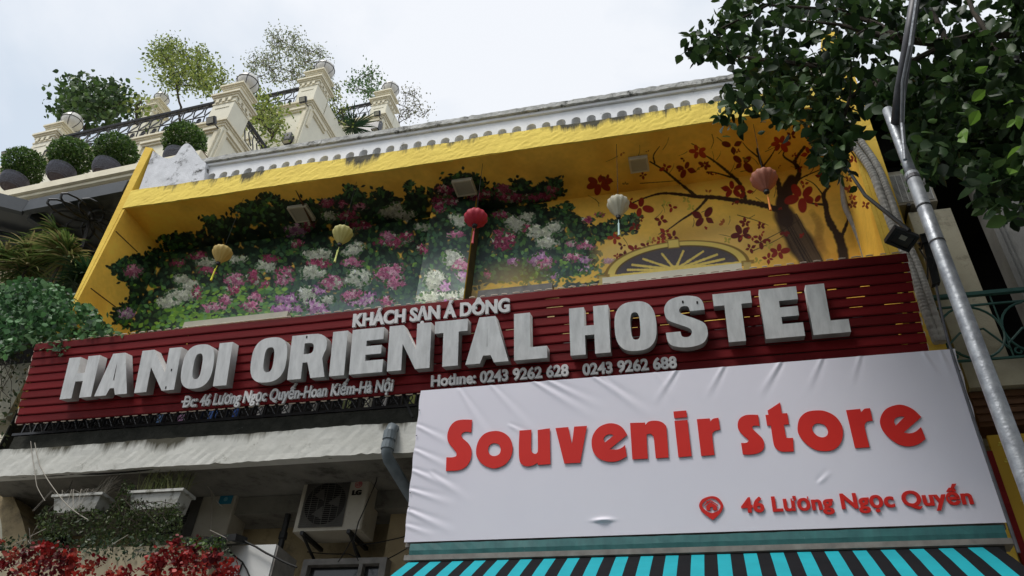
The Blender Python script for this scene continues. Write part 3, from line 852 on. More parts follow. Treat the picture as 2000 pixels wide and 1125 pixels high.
for _ in range(84):
    x, y = random.uniform(1150, 1600), random.uniform(290, 500)
    if abs(x - 1322) < 130 and y > 470: continue
    if random.random() < .5: palm_leaf(x, y, random.uniform(5, 11), random.randint(2, 4), arc=random.uniform(2, 5), c=random.choice(REDS + [rgb(176, 96, 40), rgb(150, 120, 50)]))
    else:
        a_ = random.uniform(0, 6.3); l_ = random.uniform(14, 34)
        stroke([(x, y), (x + l_ * .5 * math.cos(a_) + 2, y + l_ * .5 * math.sin(a_)), (x + l_ * math.cos(a_), y + l_ * math.sin(a_))], 1.8, 1, BRN, al=.6)
# ---- painted fanlight above a door
GREYP = np.array(rgb(92, 84, 84)); YP = np.array(rgb(240, 214, 110)); YD = np.array(rgb(150, 118, 50))
cx, cy = 1322, 523
arcP = lambda r, w: (cx + math.cos(w) * r * .93 - 4 * math.sin(w), cy + 4 - 0.095 * math.cos(w) * r - math.sin(w) * r * 0.35)
for w in np.linspace(0.02, 3.12, 170):
    x, y = arcP(148, w); stamp(x, y, 5, 5, 0, YD, 1, 'e', .4)
for w in np.linspace(0.02, 3.12, 170):
    x, y = arcP(139, w); stamp(x, y, 7, 6, 0, YP, .95, 'e', .4)
for r in np.linspace(4, 126, 40):
    for w in np.linspace(0.03, 3.11, max(8, int(r * 0.9))):
        x, y = arcP(r, w); stamp(x, y, 4, 3, 0, GREYP * random.uniform(.9, 1.1), .9, 'e', .5)
for w in np.linspace(0.03, 3.11, 150):
    x, y = arcP(129, w); stamp(x, y, 2, 2, 0, YD * .5, .9, 'e', .5)
for w in (0.32, 0.62, 0.98, 1.4, 1.85, 2.28, 2.62, 2.88):
    stroke([arcP(22, w), arcP(70, w), arcP(108, w)], 6, 5, YP, .05)
for w in np.linspace(0.05, 3.1, 40):
    x, y = arcP(17, w); stamp(x, y, 4, 3, 0, YP, .95, 'e', .4)
stroke([(1188, 541), (1320, 527), (1452, 513)], 8, 8, YP, .05)
stroke([(1188, 546), (1320, 532), (1452, 518)], 2.5, 2.5, YD, .05)
for (x, y) in ((1178, 540), (1460, 512)):
    stamp(x, y, 14, 4, -.1, YD, .9, 's', .2); stamp(x - 1, y + 9, 8, 10, 0, rgb(200, 180, 110), .9, 's', .2)
stamp(1315, 476, 13, 10, -.1, YD, .9, 's', .2); stamp(1315, 476, 11, 8, -.1, YP, 1, 's', .2)

def tex_mat(name, key):
    T = np.clip(TEX[key], 0, 1); h, w = T.shape[:2]
    im = bpy.data.images.new(name, w, h, float_buffer=True)
    im.colorspace_settings.name = 'Linear Rec.709'
    im.pixels.foreach_set(np.dstack([T, np.ones((h, w))]).astype(np.float32).ravel())
    im.pack()
    m = bpy.data.materials.new(name); m.use_nodes = True
    nt = m.node_tree; b = nt.nodes['Principled BSDF']
    b.inputs['Roughness'].default_value = 0.5
    b.inputs['Specular IOR Level'].default_value = 0.35
    ti = nt.nodes.new('ShaderNodeTexImage'); ti.image = im; ti.extension = 'EXTEND'
    nt.links.new(ti.outputs[0], b.inputs['Base Color'])
    t = nt.nodes.new('ShaderNodeTexCoord'); z = nt.nodes.new('ShaderNodeTexNoise'); z.inputs['Scale'].default_value = 14; z.inputs['Detail'].default_value = 8
    bp = nt.nodes.new('ShaderNodeBump'); bp.inputs['Strength'].default_value = 0.3; bp.inputs['Distance'].default_value = 0.02
    nt.links.new(t.outputs['Object'], z.inputs['Vector']); nt.links.new(z.outputs['Fac'], bp.inputs['Height']); nt.links.new(bp.outputs[0], b.inputs['Normal'])
    return m
def painted(name, quad, key, parent):
    """a thin plastered panel; its front face carries the painting"""
    q = [np.asarray(p, float) for p in quad]
    n = np.cross(q[1] - q[0], q[3] - q[0]); n /= np.linalg.norm(n)
    m_ = MB().add(q + [p - n * 0.04 for p in q], [(0, 1, 2, 3), (7, 6, 5, 4), (0, 4, 5, 1), (1, 5, 6, 2), (2, 6, 7, 3), (3, 7, 4, 0)])
    m_.mi = [0, 1, 1, 1, 1, 1]
    o = m_.build(name, [tex_mat('mural_' + key, key), M['yellow_fin']], parent)
    uv = o.data.uv_layers.new(name='UVMap')
    base = [(0, 0), (1, 0), (1, 1), (0, 1)]
    for li in o.data.polygons[0].loop_indices:
        vi = o.data.loops[li].vertex_index; uv.data[li].uv = base[vi] if vi < 4 else (0, 0)
    return o

# ================================================================== HOSTEL BUILDING
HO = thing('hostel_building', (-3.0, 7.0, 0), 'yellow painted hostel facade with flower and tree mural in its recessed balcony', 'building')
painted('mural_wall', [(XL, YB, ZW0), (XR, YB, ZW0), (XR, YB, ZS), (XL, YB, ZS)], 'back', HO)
painted('soffit', [(XL, YF + .004, ZS), (XL, YB, ZS), (XR, YB, ZS), (XR, YF + .004, ZS)][0:4], 'soff', HO)
o_ = bpy.data.objects['soffit']
uvl = o_.data.uv_layers[0]
for li in o_.data.polygons[0].loop_indices:
    vi = o_.data.loops[li].vertex_index; uvl.data[li].uv = [(0, 0), (0, 1), (1, 1), (1, 0)][vi]
o_ = painted('left_inner_wall', [(XL, YF + .004, ZW0), (XL, YB, ZW0), (XL, YB, ZS), (XL, YF + .004, ZS)], 'left', HO)
o_ = painted('right_inner_wall', [(XR, YB, ZW0), (XR, YF + .004, ZW0), (XR, YF + .004, ZS), (XR, YB, ZS)], 'right', HO)
for li in o_.data.polygons[0].loop_indices:
    vi = o_.data.loops[li].vertex_index; o_.data.uv_layers[0].data[li].uv = [(1, 0), (0, 0), (0, 1), (1, 1)][vi]
# pier
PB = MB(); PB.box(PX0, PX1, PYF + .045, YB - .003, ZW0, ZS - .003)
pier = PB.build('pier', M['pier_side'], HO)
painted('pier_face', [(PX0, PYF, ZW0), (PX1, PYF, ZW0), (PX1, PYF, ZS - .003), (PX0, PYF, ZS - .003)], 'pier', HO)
# fins
MB().prism([(-7.97, YF, 6.0), (XL - .043, YF, 6.0), (XL - .043, YF, 9.4), (-7.965, YF, 10.62), (-8.115, YF, 10.68), (-7.985, YF, 7.7)][::-1], (0, 2.0, 0)).build('side_fin', M['yellow_fin'], HO)
MB().box(XR + .043, 2.08, YF, 8.6, 0, 10.7).build('side_fin', M['yellow_fin'], HO)
MB().box(-7.96, XL - .043, YF, 8.5, 5.36, 5.996).build('fin_base', M['ledge_dark'], HO)
# beam with uneven plaster: a subdivided front
bm_ = MB(); nx, nz = 180, 8
vs = []; 
for j in range(nz + 1):
    for i in range(nx + 1):
        x = XL - .04 + (XR - XL + .08) * i / nx; z = ZS + .002 + .36 * j / nz
        k = 0.010 * math.sin(x * 2.1) + 0.006 * math.sin(x * 7.3 + 1) + random.uniform(-.003, .003)
        vs.append((x, YF - .01 + random.uniform(-.003, .003), z + (k if j in (0, nz) else k * .7) * (1 if j else .5)))
bm_.add(vs, [(j * (nx + 1) + i, j * (nx + 1) + i + 1, (j + 1) * (nx + 1) + i + 1, (j + 1) * (nx + 1) + i) for j in range(nz) for i in range(nx)])
bm_.box(XL - .04, XR + .04, YF, YB + .3, ZS + .045, ZS + .36)
bm_.add([vs[i] for i in range(nx + 1)] + [(v[0], YF + .02, v[2]) for v in vs[:nx + 1]], [(i, i + nx + 1, i + nx + 2, i + 1) for i in range(nx)])
tp = vs[nz * (nx + 1):]
bm_.add(tp + [(v[0], YF + .06, ZS + .355) for v in tp], [(i, i + 1, i + nx + 2, i + nx + 1) for i in range(nx)])
bm_.build('beam', M['yellow_front'], HO)
# parapet pierced by small arches
PY0 = 6.62
zp0, zp1 = 9.60, 10.14
holes = []
xh = -6.95
arch_x = []
while xh < 1.75:
    arch_x.append(xh); xh += 0.201
for x in arch_x:
    w = .062 * random.uniform(.92, 1.06); z1 = 9.93 + random.uniform(-.008, .008); 
    holes.append([(x - w, 9.745), (x - w, z1 - w)] + [(x - w * math.cos(t), z1 - w + w * math.sin(t) * 1.1) for t in np.linspace(.25, 2.9, 8)] + [(x + w, z1 - w), (x + w, 9.745)])
PAR = thing('roof_parapet', ((-7.1 + XR) / 2, PY0, zp0), 'white roof parapet pierced by a row of small arches above the yellow beam', 'parapet')
me = outline_mesh('pierced_wall', [[(-7.1, zp0), (2.0, zp0), (2.0, zp1), (-7.1, zp1)]] + holes, 0.10, (0, PY0 + .10, 0), X_, Z_, -Y_, [M['white_parapet']])
shift_mesh(me, ORG[PAR.name]); mesh_obj('pierced_wall', me, PAR)
for x in arch_x:
    MB().box(x - .07, x + .07, PY0 + .102, PY0 + .12, 9.70, 9.92).build('arch_back', M['niche'], PAR)
cp = MB()
xx = -7.12
while xx < 2.0:
    L_ = 2.1; x1 = min(2.0, xx + L_ - .004)
    n = 40; 
    vs = []
    for i in range(n + 1):
        x = xx + (x1 - xx) * i / n; r = lambda: random.uniform(-.006, .006)
        vs += [(x, PY0 - .075 + r(), zp1 + r()), (x, PY0 - .075 + r(), zp1 + .085 + r()), (x, PY0 + .16, zp1 + .095 + r()), (x, PY0 + .16, zp1)]
    fs = [(i * 4 + a, i * 4 + (a + 1) % 4, (i + 1) * 4 + (a + 1) % 4, (i + 1) * 4 + a) for i in range(n) for a in range(4)] + [(3, 2, 1, 0), (n * 4, n * 4 + 1, n * 4 + 2, n * 4 + 3)]
    cp.add(vs, fs); xx += L_
cp.build('coping', M['coping'], PAR)
MB().box(-7.1, 2.0, PY0 - .035, PY0 - .001, zp1 - .05, zp1 - .001).build('moulding', M['white_parapet'], PAR)
# scrolled end piece, left
pp = [(270, 374, 1), (299, 294, 1), (306, 299), (314, 305), (324, 309), (335, 308), (344, 302), (350, 293), (356, 285), (364, 280), (372, 283), (379, 291), (386, 302), (394, 312), (402, 318, 1), (398, 352, 1)]
poly = [atY(p[0], p[1], YF + .02) for p in spline(pp, 5)]
MB().prism([(p[0], p[1], p[2]) for p in poly], (0, .22, 0)).build('scroll_end', M['scroll_end'], PAR)
# lintels seen just above the sign
q = atY(365, 634, 7.42), atY(567, 612, 7.42)
MB().box(q[0][0], q[1][0], 7.36, 7.466, q[0][2] - .10, q[0][2]).build('door_lintel', M['beige_trim'], HO)
q = atY(935, 574, 7.42), atY(1080, 556, 7.42)
MB().box(q[0][0], q[1][0], 7.38, 7.466, q[0][2] - .14, q[0][2] + .02).build('door_lintel', M['grey_metal'], HO)
q = atY(1178, 550, 7.42), atY(1448, 520, 7.42)
MB().box(q[0][0], q[1][0], 7.36, 7.466, q[1][2] - .15, q[1][2] + .0).build('door_lintel', M['cream'], HO)
MB().box(XL, XR, 7.41, 7.468, 9.235, 9.262).build('cornice_line', M['yellow_fin'], HO) if False else None
# scored joints on the left wall
for (a, b) in (((226, 452), (268, 492)), ((177, 563), (226, 600))):
    p, r_ = atX(a[0], a[1], XL), atX(b[0], b[1], XL)
    MB().obox((p + r_) / 2 + (.003, 0, 0), (r_ - p) / 2, (.004, 0, 0), (0, 0, .006)).build('joint_line', M['brown_wood'], HO)
# ---- storey under the balcony
MB().box(-7.95, 1.8, 7.62, 7.8, 2.4, 5.03).build('lower_wall', M['beige_wall'], HO)
MB().box(-8.0, 2.0, 6.38, 8.0, 5.06, 5.35).build('balcony_slab', M['slab_under'], HO)
lg = MB(); nx, nz = 160, 5; vs = []
for j in range(nz + 1):
    for i in range(nx + 1):
        x = -7.78 + 9.8 * i / nx; z = 5.03 + .325 * j / nz
        k = .006 * math.sin(x * 3) + random.uniform(-.005, .005)
        if j == 0 and random.random() < .06: k += .014
        vs.append((x, 6.35 + random.uniform(-.003, .003), z + k))
lg.add(vs, [(j * (nx + 1) + i, j * (nx + 1) + i + 1, (j + 1) * (nx + 1) + i + 1, (j + 1) * (nx + 1) + i) for j in range(nz) for i in range(nx)])
for row, z in ((0, 5.05), (nz, 5.355)):
    r_ = vs[row * (nx + 1):(row + 1) * (nx + 1)]
    lg.add(r_ + [(v[0], 6.5, z) for v in r_], [(i, i + nx + 1, i + nx + 2, i + 1) for i in range(nx)])
lg.add([(-7.78, 6.35, 5.03), (-7.78, 6.35, 5.355), (-7.78, 6.5, 5.355), (-7.78, 6.5, 5.03)], [(0, 1, 2, 3)])
lg.build('ledge', M['ledge'], HO)
# dark stained kerb on the ledge, behind it the balcony interior
MB().box(-7.7, 1.9, 6.42, 6.56, 5.352, 5.56).build('balcony_kerb', M['ledge_dark'], HO)
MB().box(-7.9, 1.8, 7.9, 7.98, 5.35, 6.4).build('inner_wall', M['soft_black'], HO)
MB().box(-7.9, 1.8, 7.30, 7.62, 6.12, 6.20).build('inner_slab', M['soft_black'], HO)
# beam under the slab, and a deeper frame on the right by the air conditioner
MB().box(-7.9, -2.4, 7.2, 7.6, 4.86, 5.055).build('soffit_beam', M['slab_under'], HO)
q0 = atY(690, 960, 7.5); q1 = atY(800, 1110, 7.5)
MB().box(-3.35, -2.3, 7.35, 7.62, 2.4, 4.858).build('wall_pier', M['beige_wall'], HO)
# arch at far left
ap = [(-40, 940, 1), (10, 945, 1), (28, 975), (42, 1010), (52, 1050), (56, 1090, 1), (56, 1140, 1), (8, 1140, 1), (5, 1060), (0, 1010), (-20, 975, 1)]
MB().prism([atY(p[0], p[1], 6.9) for p in spline(ap, 5)], (0, .35, 0)).build('arch', M['beige_wall'], HO)
MB().box(-8.4, -7.5, 7.5, 7.6, 3.2, 4.9).build('arch_void', M['soft_black'], HO)
# window low on the wall
WN = [atY(x, y, 7.3) for (x, y) in ((600, 1098), (762, 1092), (600, 1180), (760, 1180))]
wx0, wx1, wz1, wz0 = WN[0][0], WN[1][0], WN[0][2], 3.0
fr = MB()
fr.box(wx0, wx1, 7.22, 7.345, wz1 - .06, wz1); fr.box(wx0, wx0 + .06, 7.22, 7.345, wz0, wz1 - .06)
fr.box(wx1 - .07, wx1, 7.22, 7.345, wz0, wz1 - .06); fr.box(wx0 + .62, wx0 + .66, 7.22, 7.345, wz0, wz1 - .06)
w_ = fr.build('window_frame', M['grey_metal'], HO)
MB().box(wx0 + .06, wx1 - .07, 7.30, 7.31, wz0, wz1 - .06).build('window_pane', M['dark_glass'], HO)
# old box fascia at the bottom of the wall
q = [atY(x, y, 6.9) for (x, y) in ((420, 1066), (540, 1062))]


# ================================================================== RED SLATTED SIGN
TA = math.radians(15)
SN = np.array([0, -math.cos(TA), -math.sin(TA)])       # outward
SV = np.array([0, -math.sin(TA), math.cos(TA)])        # up the sign
SQ = np.array([0, 6.3, 5.65])
def sp_(u, v, w): return SQ + X_ * u + SV * v + SN * w
SG = thing('hostel_sign', (-2.9, 6.3, 5.6), 'long dark red slatted signboard with big white HANOI ORIENTAL HOSTEL letters', 'signboard')
UX0, UX1 = -7.63, 1.855
PITCHV = .0968
for i in range(10):
    v0 = i * PITCHV; dv = PITCHV - .0065
    sb = MB(); n = 24
    colr = random.uniform(.8, 1.15); 
    vs = []
    ph = random.uniform(0, 6)
    for k in range(n + 1):
        u = UX0 + (UX1 - UX0) * k / n + (random.uniform(-.012, .012) if k in (0, n) else 0)
        j = .0018 * math.sin(u * 3 + ph) + random.uniform(-.0010, .0010)
        for (a, b) in ((0, -.002), (.0, .012), (dv * .12, .016), (dv * .93, .007), (dv, .001), (dv, -.006)):
            vs.append(sp_(u, v0 + a + j, b))
    m = 6
    sb.add(vs, [(k * m + a, k * m + a + 1, (k + 1) * m + a + 1, (k + 1) * m + a) for k in range(n) for a in range(m - 1)] +
           [(k * m + m - 1, k * m, (k + 1) * m, (k + 1) * m + m - 1) for k in range(n)] + [tuple(range(m))[::-1], tuple(n * m + a for a in range(m))], 0,
           (colr, colr, colr))
    sb.build('slat', M['red_slat'], SG)
fb = MB()
for u in np.linspace(UX0 + .08, UX1 - .06, 15):
    fb.obox(sp_(u, .48, -.032), X_ * .02, SV * .48, SN * .02)
for v in (.03, .93):
    fb.obox(sp_((UX0 + UX1) / 2, v, -.032 - .041), X_ * (UX1 - UX0 - .1) / 2, SV * .02, SN * .018)
# light leaks only in places: backing strips of uneven length behind most joints
for i in range(1, 10):
    u = UX0 + .05
    while u < UX1 - .1:
        d = random.uniform(.3, 1.6) if (u < -2.4) else random.uniform(.15, .7)
        if -2.9 < u < -2.3 or u > -.6: d = random.uniform(.05, .35)
        e = min(UX1 - .05, u + d)
        if i == 9 or (i == 8): e = min(UX1 - .05, u + 2)
        fb.obox(sp_((u + e) / 2, i * PITCHV - .004, -.009), X_ * (e - u) / 2, SV * .012, SN * .0015)
        u = e + random.uniform(.04, .22) * (1 if u > -3.5 else .45)
fb.build('sign_frame', M['dark_metal'], SG)
# pale string light clipped round the edge
rb = MB()
def rope(p0, p1, bow):
    L_ = np.linalg.norm(p1 - p0); n = int(L_ / .115)
    for k in range(n):
        t0, t1 = (k + .15 + random.uniform(-.1, .1)) / n, (k + .72 + random.uniform(-.1, .1)) / n
        o_ = bow * random.uniform(.2, 1)
        rb.tube([p0 + (p1 - p0) * t0, p0 + (p1 - p0) * (t0 + t1) / 2 + o_, p0 + (p1 - p0) * t1], .0065, 5)
rope(sp_(UX0, .972, .0), sp_(UX1, .972, .0), SV * .006)
rope(sp_(UX1 + .008, 0, .0), sp_(UX1 + .008, .965, .0), X_ * .006)
rope(sp_(UX0 - .008, 0, .0), sp_(UX0 - .008, .965, .0), X_ * -.006)
rope(sp_(UX0, -.008, .0), sp_(-2.7, -.008, .0), SV * -.006)
rb.build('string_light', M['slat_edge'], SG, kind='stuff')

# ---- the big letters
def ell(cx, cy, rx, ry, a0, a1, n=14, p=2.4):
    out = []
    for t in np.linspace(a0, a1, n):
        c, s_ = math.cos(t), math.sin(t)
        out.append((cx + rx * abs(c) ** (2 / p) * (1 if c >= 0 else -1), cy + ry * abs(s_) ** (2 / p) * (1 if s_ >= 0 else -1)))
    return out
PI = math.pi
def glyph(ch, w, h, st):
    """outlines with the origin at bottom left; st is the stem width"""
    b = st * .80
    if ch == 'H': return [[(0, 0), (st, 0), (st, h * .40), (w - st, h * .40), (w - st, 0), (w, 0), (w, h), (w - st, h), (w - st, h * .60), (st, h * .60), (st, h), (0, h)]]
    if ch == 'I': return [[(0, 0), (w, 0), (w, h), (0, h)]]
    if ch == 'L': return [[(0, 0), (w, 0), (w, b * .95), (st, b * .95), (st, h), (0, h)]]
    if ch == 'T': c = w / 2; return [[(c - st / 2, 0), (c + st / 2, 0), (c + st / 2, h - b), (w, h - b), (w, h), (0, h), (0, h - b), (c - st / 2, h - b)]]
    if ch == 'E': return [[(0, 0), (w, 0), (w, b), (st, b), (st, h * .41), (w * .93, h * .41), (w * .93, h * .60), (st, h * .60), (st, h - b), (w * .97, h - b), (w * .97, h), (0, h)]]
    if ch == 'A':
        a = st * .98; t = w * .31
        return [[(0, 0), (a, 0), (a + .032, h * .16), (w - a - .032, h * .16), (w - a, 0), (w, 0), (w - t, h), (t, h)],
                [(a + .068, h * .345), (w / 2, h * .80), (w - a - .068, h * .345)]]
    if ch == 'N': return [[(0, 0), (st * .98, 0), (st * .98, h * .58), (w - st * .98, 0), (w, 0), (w, h), (w - st * .98, h), (w - st * .98, h * .42), (st * .98, h), (0, h)]]
    if ch == 'O': return [ell(w / 2, h / 2, w / 2, h / 2 * 1.03, 0, 2 * PI, 41, 2.7)[:-1], ell(w / 2, h / 2, w / 2 - st, h / 2 - b * .86, 0, 2 * PI, 31, 2.9)[:-1]]
    if ch == 'R':
        return [[(0, 0), (st, 0), (st, h * .36), (st * 1.35, h * .36), (w - st * 1.02, 0), (w, 0), (w - st * .30, h * .42)] + ell(w * .55, h * .715, w * .43, h * .285, -.55, PI / 2, 9, 2.6) + [(0, h)],
                [(st, h * .55)] + ell(w * .50, h * .675, w * .13, h * .125, -PI / 2, PI / 2, 8, 2.6) + [(st, h * .80)]]
    if ch == 'S':
        o_ = ([(0, .30)] , )
        P = [(.00, .30, 1), (.03, .13), (.16, .02), (.5, -.03), (.84, .02), (.98, .15), (1.0, .30), (.94, .43), (.72, .54), (.46, .64), (.37, .72), (.42, .80), (.52, .815), (.60, .79), (.635, .70, 1),
             (.985, .70, 1), (.96, .86), (.84, .98), (.52, 1.03), (.18, .98), (.03, .85), (.01, .70), (.08, .56), (.30, .46), (.56, .36), (.63, .28), (.58, .195), (.48, .175), (.38, .205), (.355, .30, 1)]
        return [[(p[0] * w, p[1] * h) for p in spline(P, 5)]]
LH = .482
DEP = .115
LT = [('H', -6.98, .41, .155), ('A', -6.53, .42, .155), ('N', -6.02, .495, .155), ('O', -5.475, .385, .14), ('I', -5.055, .16, .16),
      ('O', -4.64, .415, .15), ('R', -4.19, .42, .155), ('I', -3.72, .165, .165), ('E', -3.50, .36, .165), ('N', -3.09, .45, .155), ('T', -2.60, .345, .16),
      ('A', -2.27, .435, .15), ('L', -1.78, .325, .16), ('H', -1.23, .38, .145), ('O', -.80, .39, .15), ('S', -.33, .375, .15), ('T', .125, .34, .15), ('E', .54, .335, .16), ('L', .945, .31, .16)]
for i, (ch, u, w, st) in enumerate(LT):
    v = .205
    if ch in 'OS': v += 0.0
    me = outline_mesh('letter', glyph(ch, w, LH, st), DEP, sp_(u, v, .014), X_, SV, SN, [M['letter_white'], M['letter_side']])
    shift_mesh(me, ORG[SG.name])
    mesh_obj('letter', me, SG, label='missing chip, pitted white letter' if False else None)
# chips and holes in two of the letters
for (u, v) in ((-5.60, .43), (-5.63, .235), (-4.02, .66), (-.15, .64), (-.02, .62)):
    MB().obox(sp_(u, v, DEP + .0155), X_ * .007, SV * .013, SN * .001).build('chip', M['soft_black'], SG)
text_letters('KHÁCH SẠN Á DÔNG', sp_(-3.55, .762, .012), X_, SV, SN, 1.70, .148, .03, M['small_letter'], SG, fat=.03, bold=.004)
MB().obox(sp_(-2.235, .835, .030), X_ * .045, SV * .012, SN * .0135).build('letter_bar', M['small_letter'], SG)
MB().obox(sp_(-5.428, .092, .030), X_ * .045, SV * .010, SN * .0135).build('letter_bar', M['small_letter'], SG)
text_letters('Dc: 46 Lương Ngọc Quyến-Hoan Kiếm-Hà Nội', sp_(-5.45, .030, .012), X_, SV, SN, 2.39, .128, .03, M['small_letter'], SG, fat=.022, shear=.10, bold=.0018)
text_letters('Hotlıne: 0243 9262 628', sp_(-2.65, .042, .012), X_, SV, SN, 1.38, .116, .03, M['small_letter'], SG, fat=.03, bold=.0015)
text_letters('0243 9262 688', sp_(-1.135, .036, .012), X_, SV, SN, .875, .112, .03, M['small_letter'], SG, fat=.03, bold=.0015)
# brackets tying the sign back to the balcony
sb = MB()
for u in (-7.2, -5.6, -3.9, -2.75, -.6, 1.3):
    p = sp_(u, .60, -.09); MB().tube([p, (u, 7.3, p[2] - .25)], .012, 5).build('tie_rod', M['dark_metal'], SG)

# ================================================================== BALCONY RAILING (dark ironwork under the sign)
BR = thing('balcony_railing', (-3, 6.52, 5.56), 'dark mossy iron balcony railing half hidden behind the red sign', 'railing')
r_ = MB(); r_.box(-7.8, 1.8, 6.46, 6.50, 6.20, 6.24); r_.box(-7.8, 1.8, 6.46, 6.50, 5.60, 5.63); r_.build('rail', M['iron'], BR)
MB().box(-7.85, 1.75, 6.60, 6.62, 5.56, 6.30).build('shade_sheet', M['soft_black'], BR)  # black sheet added where only shade lies behind the railing
x = -7.7; k = 0
while x < -2.3:
    b_ = MB(); b_.box(x, x + .018, 6.47, 6.49, 5.562, 6.20)
    z0 = 5.63; d = .115
    for s_ in (1, -1):
        b_.tube([(x + .02, 6.48, z0 + (0 if s_ > 0 else .16)), (x + .02 + d, 6.48, z0 + (.16 if s_ > 0 else 0))], .007, 4)
    b_.tube([(x + .02 + d / 2 + .045 * math.cos(t), 6.48, z0 + .08 + .045 * math.sin(t)) for t in np.linspace(0, 2 * PI, 9)], .006, 4)
    b_.build('railing_panel', M['iron'], BR); x += .155; k += 1
clo = [(-5.35, (.10, .22, .75)), (-5.05, (.10, .20, .62)), (-4.75, (.6, .6, .62)), (-4.45, (.55, .56, .56)), (-4.1, (.5, .5, .48)), (-3.75, (.3, .34, .16)), (-3.5, (.6, .62, .5)), (-3.3, (.62, .64, .60)), (-3.0, (.5, .55, .2)), (-2.75, (.45, .5, .2)), (-5.75, (.5, .3, .5)), (-6.0, (.2, .35, .6))]
cl_m = MB()
for (x, c) in clo:  # scraps stand in for lit gaps; the brightness is in their colour
    z = 5.80 + random.uniform(-.02, .02); w = random.uniform(.04, .10)
    cl_m.add([(x + w * a / 4, 6.57 + .01 * math.sin(a * 2), z - .12 * b + random.uniform(-.01, .01)) for b in (0, 1, 2) for a in range(5)], [(b * 5 + a, b * 5 + a + 1, b * 5 + a + 6, b * 5 + a + 5) for b in (0, 1) for a in range(4)], 0, tuple(min(.95, q * 1.6) for q in c))
M['cloth'] = mat('cloth', (1, 1, 1), .8, (.8, .8, .8), 9, attr=True, trans=.3)
cl_m.build('lit_gap_scraps', M['cloth'], label='scraps of blue, white and yellow cloth, brightened to stand for lit gaps behind the railing', cat='cloth', kind='stuff')

# ================================================================== SOUVENIR BANNER
TB = math.radians(6)
BN = np.array([0, -math.cos(TB), -math.sin(TB)]); BV = np.array([0, -math.sin(TB), math.cos(TB)]); BQ = np.array([0, 6.1, 4.05])
def bp_(u, v, w=0): return BQ + X_ * u + BV * v + BN * w
BA = thing('shop_banner', (-.33, 6.1, 4.0), 'white fabric banner reading Souvenir store in red letters', 'banner')
bx0, bx1, bh = -2.62, 1.957, 1.405
FOLD = [(-2.25, 1.40, -58, .30, .0042, .95), (-1.95, 1.42, -50, .22, .0032, .8), (-1.55, 1.42, -36, .5, .0055, .75), (-1.42, 1.42, -33, .5, .0045, .65), (-1.0, 1.42, -40, .35, .005, .7), (-.93, 1.42, -48, .3, .003, .6), (-.45, 1.42, -62, .16, .003, .35),
        (-.25, 1.42, 235, .3, .0042, .4), (.15, 1.42, 238, .3, .004, .35), (.62, 1.42, 235, .45, .0046, .4), (.95, 1.42, 240, .3, .0035, .35), (1.25, 1.42, 245, .3, .003, .3), (1.72, 1.40, 285, .25, .005, .25), (1.85, 1.40, 275, .2, .0035, .3),
        (-2.62, 1.05, -30, .25, .0045, .45), (-2.62, .82, -28, .2, .0045, .5), (-2.62, .63, -25, .25, .005, .55), (-2.62, .45, -20, .22, .005, .45), (-2.62, .27, -25, .25, .006, .5), (-2.62, .14, -20, .15, .004, .3), (-1.75, 1.0, -32, .3, .003, .4), (-2.45, .6, -36, .3, .0032, .5), (.75, .35, 40, .1, .004, .14)]
def wrinkle(u, v):
    z = .002 * math.sin(u * 1.7 + .5) * math.sin(v * 2.1)
    for (a, b, deg, w, amp, L_) in FOLD:
        t = math.radians(deg); du, dv = u - a, v - b
        s_ = du * math.cos(t) + dv * math.sin(t); c = -du * math.sin(t) + dv * math.cos(t)
        if s_ < -.02 or s_ > L_: continue
        wd = .014 + .05 * s_
        f = max(0, 1 - s_ / L_) * min(1, (s_ + .02) / .05)
        z += 1.7 * amp * f * math.exp(-(c / wd) ** 2) - 1.0 * amp * f * math.exp(-((c - wd * 1.5) / wd) ** 2)
    # bulge over something behind the cloth
    z += .022 * math.exp(-((u + .93) / .07) ** 2) * (math.exp(-((v - .118) / .02) ** 2) if v > .118 else math.exp(-((v - .118) / .007) ** 2))
    return z
n1_, n2_ = 460, 150
vs = np.empty(((n1_ + 1) * (n2_ + 1), 3)); k = 0
for j in range(n2_ + 1):
    for i in range(n1_ + 1):
        u = bx0 + (bx1 - bx0) * i / n1_; v = bh * j / n2_
        e = min(1, min(i, n1_ - i) / 3, min(j, n2_ - j) / 3)
        uu = u + (.004 * math.sin(v * 23) if i in (0, n1_) else 0)
        vs[k] = bp_(uu, v, wrinkle(u, v)); k += 1
fb_ = MB(); fb_.v = list(vs); W_ = n1_ + 1
fb_.f = [(j * W_ + i, j * W_ + i + 1, (j + 1) * W_ + i + 1, (j + 1) * W_ + i) for j in range(n2_) for i in range(n1_)]
fb_.mi = [0] * len(fb_.f); fb_.c = [(1, 1, 1)] * len(fb_.f)
fb_.build('banner_cloth', M['banner'], BA, smooth=True)
f_ = MB()
f_.box(bx0 + .005, bx1 - .005, 6.13, 6.36, 4.02, 4.06); 
for u in np.linspace(bx0 + .03, bx1 - .03, 7): f_.obox(bp_(u, bh / 2, -.045), X_ * .018, BV * (bh / 2 - .01), BN * .02)
for v in (.03, bh / 2, bh - .03): f_.obox(bp_((bx0 + bx1) / 2, v, -.086), X_ * ((bx1 - bx0) / 2 - .01), BV * .018, BN * .018)
f_.build('banner_frame', M['grey_metal'], BA)
for u in (bx0 + .012, bx1 - .012):
    for v in (.30, .42, .95, 1.2):
        MB().lathe([(.006, 0), (.006, .004)], bp_(u, v, .012), 6).build('eyelet', M['dark_metal'], BA)
